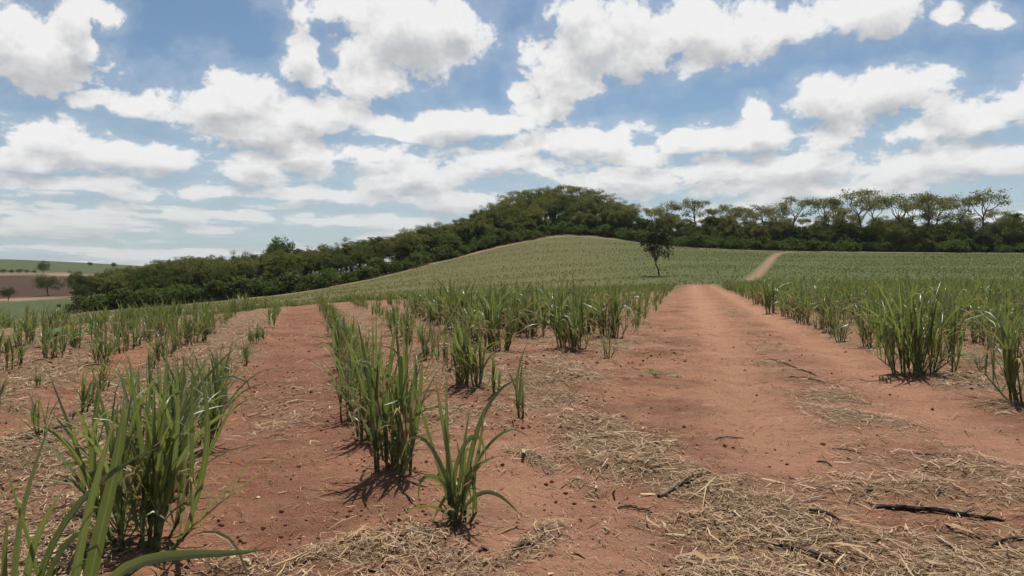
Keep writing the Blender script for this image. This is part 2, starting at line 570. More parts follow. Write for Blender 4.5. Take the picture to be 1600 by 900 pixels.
green = np.maximum(green, (U < 125) * sstep(DD, 150, 170) * (1 - sstep(DD + (n_a - .5) * 20, 290, 302)))
plough = np.maximum(plough, (U < 460) * sstep(DD, 315, 325) * (1 - sstep(DD, 610 + 6 * (n_a - .5), 625)))
bare = (U < 460) * (sstep(DD, 288, 300) * (1 - sstep(DD, 318, 326)) + sstep(DD, 505, 515) * (1 - sstep(DD, 560, 570)) * .7 + sstep(DD, 600, 612) * (1 - sstep(DD, 655, 665)))
green = np.maximum(green, (DD > 655))
track = np.clip(bare, 0, 1)
# pale headland strip along the wood and the dirt road climbing to it
strip = np.exp(-((DD - edge + 3.0 + 2 * (n_a - .5)) / 2.2) ** 2) * (U > 380) * (0.55 + 0.45 * (1 - sstep(U, 700, 1000)))
track = np.maximum(track, strip)
road = [((u - 800) / FX * d, d) for u, d in [(1172, 90), (1186, 112), (1198, 140), (1207, 165), (1217, 185), (1240, 194), (1300, 197)]]
rd = capsule(X, Y, road, 0.78)
track = np.maximum(track, rd * 0.95)
trk_main = np.exp(-((TT - 1.2) / 2.0) ** 4) * (1 - sstep(Rr, 75, 95))
field = field * (1 - trk_main) * (1 - 0.0 * S)
dust = np.clip(np.exp(-((TT - .72) / .6) ** 2) + np.exp(-((TT - 2.72) / .5) ** 2), 0, 1) * sstep(Y, 4, 7) * (0.5 + n_a * .8)
dust = np.clip(dust + 0.7 * np.exp(-((L - 1.5) / .6) ** 2) * (Y < 7) * (Y > 0), 0, 1)
Sfar = S * (1 - sstep(Rr, 60, 90))
g_me = mesh_np('ground', np.stack([X, Y, Zg], 1), quads=quads, mat=m_ground, smooth=True,
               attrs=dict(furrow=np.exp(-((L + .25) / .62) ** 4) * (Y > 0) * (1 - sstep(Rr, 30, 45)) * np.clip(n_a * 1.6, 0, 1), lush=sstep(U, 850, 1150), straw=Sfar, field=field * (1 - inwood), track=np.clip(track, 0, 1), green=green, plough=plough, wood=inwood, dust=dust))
ground = link('ground', g_me)
tag(ground, 'red soil ground with straw litter, wheel ruts and rolling cane fields beyond', kind='structure')

# ------------------------------------------------------------------ foliage materials
def leaf_material(name, dark, light, trans, rough=0.45, transl=0.35, spec=0.35, var=0.5, rib=None, hues=None):
    m, T = material(name)
    oi = T.n('ShaderNodeObjectInfo').outputs['Random']
    tone = T.attr('tone')
    f = T.math('ADD', T.math('MULTIPLY', tone, 1.0 - var), T.math('MULTIPLY', oi, var))
    c = T.mix(f, dark, light)
    if hues:
        r2 = T.math('FRACT', T.math('MULTIPLY', oi, 7.31))
        c = T.mix(T.step(r2, 0.62, 0.66, 0, 0.5), c, hues[0])
        c = T.mix(T.step(r2, 0.84, 0.88, 0, 0.6), c, hues[1])
    if rib is not None:
        c = T.mix(T.math('MULTIPLY', T.math('POWER', T.attr('rib'), 9.0), 0.75), c, rib)
        c = T.mix(T.step(T.attr('tip'), 0.86, 1.0, 0, 0.6), c, (0.30, 0.24, 0.10))
    p = principled(T, c, rough, spec)
    t = T.n('ShaderNodeBsdfTranslucent')
    T.put(t.inputs[0], T.mix(0.55, c, trans))
    mx = T.n('ShaderNodeMixShader')
    mx.inputs[0].default_value = transl
    T.put(mx.inputs[1], p)
    T.put(mx.inputs[2], t.outputs[0])
    finish(T, mx.outputs[0])
    return m


m_cane = leaf_material('cane_leaf', (0.026, 0.046, 0.013), (0.205, 0.240, 0.100), (0.30, 0.36, 0.05), 0.38, 0.34, 0.45, 0.25, rib=(0.26, 0.33, 0.17))
m_cane_far = leaf_material('cane_leaf_far', (0.040, 0.062, 0.020), (0.185, 0.215, 0.082), (0.28, 0.33, 0.05), 0.45, 0.36, 0.4, 0.0)
m_field = leaf_material('cane_field_leaf', (0.110, 0.114, 0.040), (0.200, 0.190, 0.074), (0.30, 0.29, 0.07), 0.55, 0.46, 0.2, 0.0)
m_dry = leaf_material('dry_cane_leaf', (0.20, 0.135, 0.07), (0.38, 0.29, 0.16), (0.4, 0.3, 0.15), 0.8, 0.25, 0.1, 0.3)
m_stalk, T = material('cane_stalk')
sp = T.n('ShaderNodeTexCoord').outputs['Object']
ring = T.noise(T.vec('MULTIPLY', sp, (8.0, 8.0, 26.0)), 1.0, 3, 0.6)
finish(T, principled(T, T.mix(T.step(ring, 0.38, 0.62), (0.060, 0.055, 0.024), (0.11, 0.15, 0.05)), 0.6, 0.25))

m_bark, T = material('tree_bark')
bp = T.n('ShaderNodeTexCoord').outputs['Object']
bn = T.noise(T.vec('MULTIPLY', bp, (6.0, 6.0, 1.5)), 1.0, 5, 0.65)
finish(T, principled(T, T.mix(bn, (0.070, 0.052, 0.038), (0.23, 0.185, 0.145)), 0.9, 0.1, bump(T, bn, 0.03, 0.8)))

m_wood_leaf = leaf_material('broadleaf_foliage', (0.060, 0.072, 0.024), (0.185, 0.180, 0.060), (0.24, 0.25, 0.05), 0.75, 0.38, 0.05, 0.55, hues=[(0.150, 0.120, 0.060), (0.080, 0.115, 0.030)])
m_dark_leaf = leaf_material('dark_foliage', (0.034, 0.050, 0.018), (0.095, 0.112, 0.038), (0.14, 0.17, 0.035), 0.75, 0.34, 0.05, 0.5, hues=[(0.100, 0.085, 0.045), (0.060, 0.095, 0.030)])
m_umb_leaf = leaf_material('umbrella_foliage', (0.095, 0.098, 0.042), (0.190, 0.185, 0.080), (0.27, 0.27, 0.08), 0.75, 0.45, 0.05, 0.45)
m_shrub_leaf = leaf_material('shrub_foliage', (0.036, 0.058, 0.018), (0.118, 0.145, 0.046), (0.16, 0.21, 0.035), 0.7, 0.34, 0.06, 0.45)
m_lone_leaf = leaf_material('lone_tree_foliage', (0.022, 0.028, 0.014), (0.056, 0.056, 0.028), (0.07, 0.08, 0.03), 0.6, 0.22, 0.2, 0.3)

# ------------------------------------------------------------------ trees
def tube(path, radii, sides=6):
    """verts, quads of a tapered tube through path"""
    path = np.asarray(path, float)
    n = len(path)
    tan = np.gradient(path, axis=0)
    tan /= np.linalg.norm(tan, axis=1, keepdims=True) + 1e-9
    ref = np.where(np.abs(tan[:, 2:3]) > 0.9, [[1.0, 0, 0]], [[0, 0, 1.0]])
    s = np.cross(tan, ref)
    s /= np.linalg.norm(s, axis=1, keepdims=True) + 1e-9
    t = np.cross(tan, s)
    th = np.linspace(0, 2 * np.pi, sides, endpoint=False)
    vv = path[:, None, :] + np.asarray(radii)[:, None, None] * (s[:, None, :] * np.cos(th)[None, :, None] + t[:, None, :] * np.sin(th)[None, :, None])
    q = []
    for i in range(n - 1):
        for j in range(sides):
            k = (j + 1) % sides
            q.append((i * sides + j, i * sides + k, (i + 1) * sides + k, (i + 1) * sides + j))
    q = np.array(q)
    return vv.reshape(-1, 3), q


class Acc:
    def __init__(self):
        self.v, self.q, self.n, self.at = [], [], 0, {}

    def add(self, v, q, **at):
        self.v.append(v)
        self.q.append(np.asarray(q) + self.n)
        self.n += len(v)
        for k, a in at.items():
            self.at.setdefault(k, []).append(np.broadcast_to(a, (len(v),) + np.shape(a)[1:]) if np.ndim(a) != 1 or len(np.atleast_1d(a)) != len(v) else a)

    def mesh(self, name, mat, smooth=False):
        return mesh_np(name, np.concatenate(self.v), quads=np.concatenate(self.q), mat=mat, smooth=smooth,
                       attrs={k: np.concatenate([np.atleast_1d(x) for x in a]) for k, a in self.at.items()})


def leaf_quads(c, size, g, flat=0.0):
    """random leaf-clump quads round centres c (n,3)"""
    n = len(c)
    nrm = g.normal(size=(n, 3))
    nrm[:, 2] = nrm[:, 2] * (1 - flat) + flat * 1.6
    nrm /= np.linalg.norm(nrm, axis=1, keepdims=True)
    a = np.cross(nrm, g.normal(size=(n, 3)))
    a /= np.linalg.norm(a, axis=1, keepdims=True) + 1e-9
    b = np.cross(nrm, a)
    s = size * g.uniform(0.6, 1.3, (n, 1))
    asp = g.uniform(0.45, 0.9, (n, 1))
    v = np.stack([c - a * s, c - b * s * asp + nrm * s * .2, c + a * s, c + b * s * asp + nrm * s * .2], 1).reshape(-1, 3)
    return v, np.arange(4 * n).reshape(n, 4)


def limb(p0, p1, g, sag=0.15, n=6):
    t = np.linspace(0, 1, n)[:, None]
    p0, p1 = np.asarray(p0, float), np.asarray(p1, float)
    p = p0 + (p1 - p0) * t
    ln = np.linalg.norm(p1 - p0)
    w = np.cumsum(g.normal(size=(n, 3)), 0) * ln * 0.03
    p += w * t * (1 - t) * 4
    p[:, 2] += sag * ln * (t * (1 - t))[:, 0]
    return p


def broadleaf(seed, h=9.0, rx=3.2, rz=2.6, clumps=70, per=125, leaf=0.125, trunk_share=0.35):
    g = np.random.default_rng(seed)
    tr, cr = Acc(), Acc()
    top = np.array([g.normal() * .3, g.normal() * .3, h - rz * 0.9])
    r0 = 0.028 * h
    p = limb((0, 0, -0.4), top, g, 0, 8)
    tr.add(*tube(p, np.linspace(r0, r0 * .35, 8), 7))
    cz = h - rz
    for i in range(clumps):
        d = g.normal(size=3)
        d /= np.linalg.norm(d)
        if d[2] < -0.45:
            d[2] *= -0.5
        rad = g.uniform(0.55, 1.02) * (1 + 0.22 * math.sin(3 * math.atan2(d[1], d[0]) + seed) + 0.12 * math.sin(5 * d[2] * 3 + seed))
        c = np.array([d[0] * rx * rad, d[1] * rx * rad, cz + d[2] * rz * rad])
        cs = g.uniform(0.6, 1.1) * rx * 0.30
        tone = np.clip(g.normal(0.45, 0.24), 0, 1)
        k = int(per * g.uniform(0.6, 1.3))
        q = g.normal(size=(k, 3))
        q /= np.linalg.norm(q, axis=1, keepdims=True)
        q = c + q * cs * g.uniform(0.45, 1.05, (k, 1)) * np.array([1.15, 1.15, 0.8])
        v, f = leaf_quads(q, leaf, g, 0.25)
        cr.add(v, f, tone=np.repeat(np.clip(tone + g.normal(size=k) * .12, 0, 1), 4))
        if i % 4 == 0:
            s = p[g.integers(2, 7)]
            tr.add(*tube(limb(s, c, g, 0.1, 5), np.linspace(r0 * .38, r0 * .08, 5), 5))
    return tr.mesh('trunk', m_bark, True), cr


def umbrella(seed, h=15.0, rx=4.8, nl=7):
    g = np.random.default_rng(seed)
    tr, cr = Acc(), Acc()
    fork = h * g.uniform(0.48, 0.62)
    lean = np.array([g.normal() * .5, g.normal() * .4, 0])
    base = limb((0, 0, -0.4), lean + (0, 0, fork), g, 0, 7)
    r0 = 0.0165 * h
    tr.add(*tube(base, np.linspace(r0, r0 * .75, 7), 7))
    a0 = g.uniform(0, 6.28)
    for i in range(nl):
        a = a0 + i * 2.4 + g.normal() * .25
        rad = rx * (0.25 + 0.72 * math.sqrt((i + .5) / nl)) * g.uniform(.85, 1.1)
        zt = h - 0.4 - 3.4 * (rad / rx) ** 2 * g.uniform(.4, 1.5) - g.uniform(0, 1.2)
        tip = np.array([math.cos(a) * rad, math.sin(a) * rad, zt]) + lean
        p = limb(base[-1 - (i % 2)], tip, g, -0.22, 7)
        tr.add(*tube(p, np.linspace(r0 * .55, r0 * .12, 7), 5))
        for j in range(5):
            off = np.array([g.normal() * rx * .23, g.normal() * rx * .23, g.normal() * .45])
            c = tip + off
            tr.add(*tube(limb(p[4 + j % 2], c, g, -0.1, 4), np.linspace(r0 * .2, r0 * .05, 4), 4))
            k = int(g.uniform(34, 72))
            q = g.normal(size=(k, 3)) * np.array([rx * .15, rx * .15, 0.36]) + c
            v, f = leaf_quads(q, 0.20, g, 0.5)
            tone = np.clip(g.normal(.5, .2), 0, 1)
            cr.add(v, f, tone=np.repeat(np.clip(tone + g.normal(size=k) * .12, 0, 1), 4))
    return tr.mesh('trunk', m_bark, True), cr


def shrub(seed, h=2.6, rx=2.0):
    g = np.random.default_rng(seed)
    tr, cr = Acc(), Acc()
    for i in range(6):
        a = g.uniform(0, 6.28)
        tr.add(*tube(limb((0, 0, -.2), (math.cos(a) * rx * .6, math.sin(a) * rx * .6, h * .7), g, 0.1, 5), np.linspace(.06, .015, 5), 5))
    for i in range(30):
        a, r = g.uniform(0, 6.28), rx * math.sqrt(g.uniform(0, 1))
        zt = h * (1 - 0.6 * (r / rx) ** 2) * g.uniform(0.35, 1.05)
        c = np.array([math.cos(a) * r, math.sin(a) * r, zt])
        k = 45
        q = c + g.normal(size=(k, 3)) * np.array([.34, .34, .22]) * rx / 2
        v, f = leaf_quads(q, 0.17, g, 0.4)
        tone = np.clip(g.normal(.45, .25), 0, 1)
        cr.add(v, f, tone=np.repeat(np.clip(tone + g.normal(size=k) * .12, 0, 1), 4))
    return tr.mesh('stem', m_bark, True), cr


def plant_tree(name, meshes, loc, rotz, scale, label, cat, group=None):
    o = link(name, None, loc=loc, rotz=rotz, scale=scale)
    link(meshes[0].name.split('.')[0], meshes[0], o)
    link(meshes[1].name.split('.')[0], meshes[1], o)
    tag(o, label, cat, group)
    return o


BROAD, DARK = [], []
for s in range(7):
    tr, cr = broadleaf(100 + s, 9.0, [3.2, 2.7, 3.6, 3.0, 2.5, 3.4, 2.9][s], [3.6, 3.9, 3.4, 4.0, 4.1, 3.8, 3.6][s])
    (BROAD if s < 5 else DARK).append((tr, cr.mesh('crown', m_wood_leaf if s < 5 else m_dark_leaf)))
tr, cr = broadleaf(131, 9.0, 3.3, 4.0, 70, 125)
DARK.append((tr, cr.mesh('crown', m_dark_leaf)))
UMB = []
for s in range(6):
    tr, cr = umbrella(200 + s, 15.0, [4.9, 4.2, 5.4, 4.6, 3.8, 5.0][s], [7, 6, 8, 7, 6, 8][s])
    UMB.append((tr, cr.mesh('crown', m_umb_leaf)))
SHR = []
for s in range(5):
    tr, cr = shrub(300 + s, [2.6, 2.2, 3.0, 2.4, 2.8][s], [2.0, 2.3, 1.8, 2.5, 2.1][s])
    SHR.append((tr, cr.mesh('crown', m_shrub_leaf)))

# --- tall flat-topped trees on the skyline, placed by where their crowns stand in the photograph
tall = [(988, 318, 10), (1016, 322, 16), (1046, 314, 12), (1086, 309, 14), (1108, 322, 22), (1136, 317, 12), (1164, 324, 20), (1192, 317, 11),
        (1216, 321, 18), (1243, 306, 12), (1284, 303, 14), (1306, 316, 24), (1340, 295, 12), (1368, 304, 20), (1402, 300, 12), (1425, 312, 24),
        (1447, 295, 14), (1472, 306, 20), (1500, 305, 12), (1540, 294, 13), (1562, 325, 22)]
cn = len(tall)
for i, (u, vt, dd) in enumerate(tall):
    d = float(far_edge(u)) + dd
    x = (u - 800) / FX * d
    z0 = gz(x, d)
    hh = EYE + (HV - vt) / FX * d - z0
    k = cn - 1 - i
    lab = {19: 'dark tall flat-topped tree standing clear of its neighbours near the right end of the skyline',
           0: 'tall flat-topped tree where the wooded hill meets the skyline row'}.get(
        i, '%s tall flat-topped tree from the right end of the skyline row' % nth(k))
    plant_tree('flat_topped_tree', UMB[i % 6], (x, d, z0), (i * 2.3) % 6.28, (max(hh, 8) / 15.0) * np.array([1.0, 1.0, 1.0]), lab, 'tree', 'tall flat-topped trees on the skyline')
belt = [(u + 11 * math.sin(u), 326 + 13 * abs(math.sin(u * .37)), 16 + 14 * abs(math.cos(u * .53))) for u in range(992, 1600, 27)]
for i, (u, vt, dd) in enumerate(belt):
    d = float(far_edge(u)) + dd
    x = (u - 800) / FX * d
    z0 = gz(x, d)
    hh = EYE + (HV - vt) / FX * d - z0
    s = max(hh, 6) / 15.0
    plant_tree('thin_trunked_tree', UMB[(i * 5 + 2) % 6], (x, d, z0), (i * 1.7) % 6.28, (s * .95, s * .95, s),
               '%s thin-trunked tree from the left in the lower rank behind the field' % nth(i), 'tree', 'lower thin-trunked trees under the skyline row')
hill = [(648, 356), (668, 352), (703, 347), (728, 338), (752, 327), (775, 316), (796, 302), (815, 297), (838, 292), (858, 290), (884, 287), (904, 289), (925, 292), (948, 302), (966, 314)]
for i, (u, vt) in enumerate(hill):
    d = float(np.interp(u, [640, 760, 880, 970], [236, 262, 284, 262])) + 3 * math.sin(i * 2.1)
    x = (u - 800) / FX * d
    z0 = gz(x, d)
    s = max(EYE + (HV - vt) / FX * d - z0, 5) / 15.0
    plant_tree('airy_tree', UMB[(i * 5 + 1) % 6], (x, d, z0), (i * 1.9) % 6.28, (s * 1.1, s * 1.1, s),
               '%s airy tree from the left along the crest of the wooded hill' % nth(i), 'tree', 'airy trees along the hill crest')

# --- the wood: broadleaf trees, culled where nearer crowns hide them altogether
g = np.random.default_rng(11)
pts = []
for d in np.arange(140, 330, 4.9):
    w = 1750 / FX * d
    for x in np.arange(-700 / FX * d, 900 / FX * d, 5.3):
        xx, yy = x + g.uniform(-2, 2), d + g.uniform(-1.9, 1.9)
        u = 800 + FX * xx / yy
        if u < 128 or u > 1690:
            continue
        e = yy - float(far_edge(u))
        depth = 70 if u < 700 else (95 if u < 1000 else 46)
        if 3.5 < e < depth:
            pts.append((yy, xx, u, e))
pts.sort()
bins = np.full(400, 2000.0)
front = []
n_wood = 0
for yy, xx, u, e in pts:
    z0 = float(land(xx, yy))
    if u < 620:
        h = g.uniform(6.0, 8.6)
        hcap = np.interp(u, [120, 180, 250, 330, 430, 520, 620], [432, 420, 408, 397, 386, 378, 364])
    elif u < 985:
        h = g.uniform(7.0, 10.0)
        hcap = np.interp(u, [620, 700, 760, 800, 850, 890, 940, 985], [364, 348, 325, 305, 293, 289, 297, 322])
    else:
        h = g.uniform(7.0, 12.0)
        hcap = np.interp(u, [985, 1100, 1300, 1500, 1600, 1700], [342, 345, 346, 346, 348, 350]) + 6 * math.sin(u * .071) + 5 * math.sin(u * .19 + 1) + g.uniform(-6, 12)
    if e < 9:
        h *= 0.8
    zcap = EYE + (HV - hcap - min(g.exponential(3.5), 10) + (3.5 if g.random() < .12 else 0)) / FX * yy
    if z0 + h > zcap:
        h = zcap - z0
    if h < 3.2:
        continue
    vt = HV - (z0 + h - EYE) / yy * FX
    half = 3.6 * h / 9 / yy * FX
    b0, b1 = int(max(0, (u - half) / 5)), int(min(399, (u + half) / 5))
    if np.mean(bins[b0:b1 + 1]) < vt + 3:
        continue
    bins[b0:b1 + 1] = np.minimum(bins[b0:b1 + 1], vt + half * .27 + 4)
    dark = g.random() < (0.55 if (e < 14 and u < 760) or u > 1000 else 0.22)
    pool = DARK if dark else BROAD
    zone = ('in the valley wood below the far fields' if u < 450 else 'in the wood climbing the slope' if u < 760 else
            'on the wooded hilltop' if u < 985 else 'in the belt under the tall flat-topped trees')
    lab = ('dark green bushy tree ' if dark else 'olive green bushy tree ') + zone
    s = h / 9.0
    w = s * g.uniform(0.9, 1.3)
    o = plant_tree('bushy_tree', pool[g.integers(len(pool))], (xx, yy, z0), g.uniform(0, 6.28), (w, w, s), lab, 'tree', lab.replace('tree', 'trees'))
    if e < 8.5:
        front.append((u, o, 'dark green' if dark else 'olive green'))
    n_wood += 1
for i, (u, o, look) in enumerate(sorted(front, key=lambda f: f[0])):
    o['label'] = '%s bushy tree, %s from the left in the front rank of the wood' % (look, nth(i))
    o['group'] = 'front rank of the wood'
# --- shrubs along the wood's front edge
n_shrub = 0
u = 130.0
while u < 1690:
    d = float(far_edge(u)) + g.uniform(-0.5, 4.0)
    x = (u - 800) / FX * d
    s = g.uniform(0.75, 1.25) * (1.15 if u < 900 else 1.0)
    side = 'along the foot of the sloping wood' if u < 900 else 'along the field edge under the flat-topped trees'
    plant_tree('shrub', SHR[g.integers(5)], (x, d, float(land(x, d))), g.uniform(0, 6.28), s, '%s leafy shrub from the left along the edge of the wood' % nth(n_shrub), 'shrub', 'shrubs ' + side)
    n_shrub += 1
    u += g.uniform(8, 14)
n_tall = 0
u = 640.0
while u < 1690:
    d = float(far_edge(u)) + g.uniform(7, 13)
    x = (u - 800) / FX * d
    s = g.uniform(1.3, 2.1)
    plant_tree('tall_shrub', SHR[g.integers(5)], (x, d, float(land(x, d))), g.uniform(0, 6.28), (s * .9, s * .9, s), '%s tall shrub from the left in the rank behind the edge shrubs' % nth(n_tall), 'shrub', 'tall shrubs under the trees')
    n_tall += 1
    u += g.uniform(9, 15)
print('wood trees', n_wood, 'shrubs', n_shrub, 'candidates', len(pts))

# --- single trees
def airy(seed, h, rx):
    tr, cr = broadleaf(seed, h, rx, h * .28, 40, 60, 0.24)
    return tr, cr


def single(u, vbase, vtop, d, meshes, h0, label, name='bushy_tree', wide=1.0, cat='tree'):
    x = (u - 800) / FX * d
    z0 = float(land(x, d))
    top = EYE + (HV - vtop) / FX * d
    s = max(top - z0, 1.0) / h0
    return plant_tree(name, meshes, (x, d, z0), u * .37, (s * wide, s * wide, s), label, cat)


tr, cr = broadleaf(151, 9.0, 4.4, 2.6, 60, 60, .2)
single(435, 440, 374, 196, (tr, cr.mesh('crown', m_shrub_leaf)), 9.0, 'pale round-crowned tree rising above the sloping wood', wide=0.72)
ROUND = []
for s in range(3):
    tr, cr = broadleaf(160 + s, 9.0, 4.9, 4.4, 80, 90, .16)
    ROUND.append((tr, cr.mesh('crown', m_dark_leaf)))
far_trees = [(68, 408, 640, 'single round tree at the end of the far hedge', .85), (141, 409, 800, 'small tree alone on the far green ridge', .8),
             (178, 410, 780, 'larger tree alone on the far green ridge above the wood', .9), (75, 429, 330, 'broad dark tree in the brown ploughed field', 1.0),
             (118, 423, 310, 'tree at the ploughed field edge beside the valley wood', .7), (12, 448, 300, 'dark tree at the left picture edge beside the ploughed field', .9),
             (92, 479, 190, 'small dark bush in the green valley field', 1.0)]
for u, vt, d, lab, wd_ in far_trees:
    single(u, 0, vt, d, ROUND[int(u) % 3], 9.0, lab, wide=wd_)
for i, (u, vt) in enumerate([(-8, 419), (6, 420), (18, 421), (30, 420), (42, 421), (53, 422)]):
    o = single(u, 0, vt, 640 + i, ROUND[i % 3], 9.0, 'dark bush in the far hedge beyond the ploughed field', 'hedge_bush', 1.2, 'bush')
    o['group'] = 'bushes of the far hedge'

# lone tree in the cane field
g = np.random.default_rng(5)
tr, cr = Acc(), Acc()
d = 106.0
lx = (1031 - 800) / FX * d
lz = float(land(lx, d))
H = EYE + (HV - 350) / FX * d - lz
fork = np.array([-0.55, 0, H * .33])
p = limb((0, 0, -.3), fork, g, 0, 8)
tr.add(*tube(p, np.linspace(.14, .09, 8), 8))
for i in range(9):
    a = i * 2.4
    tip = np.array([-0.6 + math.cos(a) * g.uniform(.5, 1.6), math.sin(a) * g.uniform(.5, 1.6), H * g.uniform(.55, .88)])
    q = limb(p[-1 - i % 2], tip, g, -.12, 7)
    tr.add(*tube(q, np.linspace(.075, .02, 7), 6))
for i in range(50):
    a, r = g.uniform(0, 6.28), math.sqrt(g.uniform(0, 1))
    zz = g.uniform(0, 1)
    R_ = 2.25 * g.uniform(.85, 1.18) * (0.72 + .28 * math.sin(math.pi * (zz * .8 + .12)))
    c = np.array([-0.5 + math.cos(a) * r * R_ * .98, math.sin(a) * r * R_ * .9, H * (.42 + .54 * zz * (1 - .35 * r * r)) + g.normal() * .15])
    k = 46
    q = c + g.normal(size=(k, 3)) * np.array([.36, .36, .25])
    v, f = leaf_quads(q, 0.13, g, .3)
    tone = np.clip(g.normal(.4, .25), 0, 1)
    cr.add(v, f, tone=np.repeat(np.clip(tone + g.normal(size=k) * .12, 0, 1), 4))
plant_tree('lone_tree', (tr.mesh('trunk', m_bark, True), cr.mesh('crown', m_lone_leaf)), (lx, d, lz), 0, 1.0,
           'small dark tree with leaning thin trunk standing alone in the cane field', 'tree')

# palm at the right end of the wood
g = np.random.default_rng(6)
tr, cr = Acc(), Acc()
d = 212.0
px = (1584 - 800) / FX * d
pz = float(land(px, d))
H = EYE + (HV - 338) / FX * d - pz
tr.add(*tube(limb((0, 0, -.3), (.3, 0, H), g, 0, 8), np.linspace(.24, .15, 8), 7))
for i in range(18):
    a = i * 2.4
    el = g.uniform(-.2, 1.1)
    t = np.linspace(0, 1, 9)
    ln = g.uniform(2.4, 3.0)
    px_ = np.stack([.3 + np.cos(a) * ln * t * math.cos(el * .6), np.sin(a) * ln * t * math.cos(el * .6), H + ln * (t * math.sin(el) - .75 * t ** 2)], 1)
    for j in range(1, 9):
        for sgn in (-1, 1):
            sd_ = np.array([-math.sin(a), math.cos(a), -0.5]) * sgn
            b = px_[j]
            f_ = px_[j] - px_[j - 1]
            v = np.stack([b - f_ * .4, b + f_ * .3, b + f_ * .7 + sd_ * .75 * (1 - .5 * t[j]), b + f_ * .2 + sd_ * .7 * (1 - .5 * t[j])])
            cr.add(v, np.array([[0, 1, 2, 3]]), tone=np.full(4, g.uniform(.2, .7)))
plant_tree('palm_tree', (tr.mesh('trunk', m_bark, True), cr.mesh('crown', m_dark_leaf)), (px, d, pz), 0, 1.0,
           'small palm with drooping fronds at the right end of the wood', 'palm')

# ------------------------------------------------------------------ sugar cane
PROF_T = np.array([0, .12, .3, .55, .75, .9, 1.0])
PROF_W = np.array([.55, .8, 1.0, .92, .66, .33, .02])


def cane_leaf(base, phi, a0, bend, ln, w, n, g, cols=3, power=1.9):
    """one blade: folded strip that leaves the stalk near upright and arches over"""
    t = np.linspace(0, 1, n + 1)
    al = a0 + bend * t ** power
    if n > 4 and g.random() < .14:
        al = al + g.uniform(.7, 1.5) * (t > g.uniform(.5, .8))      # snapped blade
    seg = ln / n
    rad = np.concatenate([[0], np.cumsum(np.sin((al[1:] + al[:-1]) / 2) * seg)])
    hgt = np.concatenate([[0], np.cumsum(np.cos((al[1:] + al[:-1]) / 2) * seg)])
    ph = phi + g.normal() * .25 * t
    p = np.stack([np.cos(ph) * rad, np.sin(ph) * rad, hgt], 1) + base
    tw = g.normal() * 0.9 * t + g.normal() * .25
    side = np.stack([-np.sin(ph), np.cos(ph), np.zeros(n + 1)], 1)
    up = np.stack([-np.cos(ph) * np.cos(al), -np.sin(ph) * np.cos(al), np.sin(al)], 1)
    sv = side * np.cos(tw)[:, None] + up * np.sin(tw)[:, None]
    nv = up * np.cos(tw)[:, None] - side * np.sin(tw)[:, None]
    ww = np.interp(t, PROF_T, PROF_W) * w * .5
    if cols == 3:
        fold = 0.32
        v = np.stack([p - sv * ww[:, None] + nv * (ww * fold)[:, None], p, p + sv * ww[:, None] + nv * (ww * fold)[:, None]], 1).reshape(-1, 3)
        rib = np.tile([0.0, 1.0, 0.0], n + 1)
        i = np.arange(n) * 3
        q = np.concatenate([np.stack([i, i + 1, i + 4, i + 3], 1), np.stack([i + 1, i + 2, i + 5, i + 4], 1)])
        tip = np.repeat(t, 3)
    else:
        v = np.stack([p - sv * ww[:, None], p + sv * ww[:, None]], 1).reshape(-1, 3)
        rib = np.zeros(2 * (n + 1))
        i = np.arange(n) * 2
        q = np.stack([i, i + 1, i + 3, i + 2], 1)
        tip = np.repeat(t, 2)
    return v, q, rib, tip


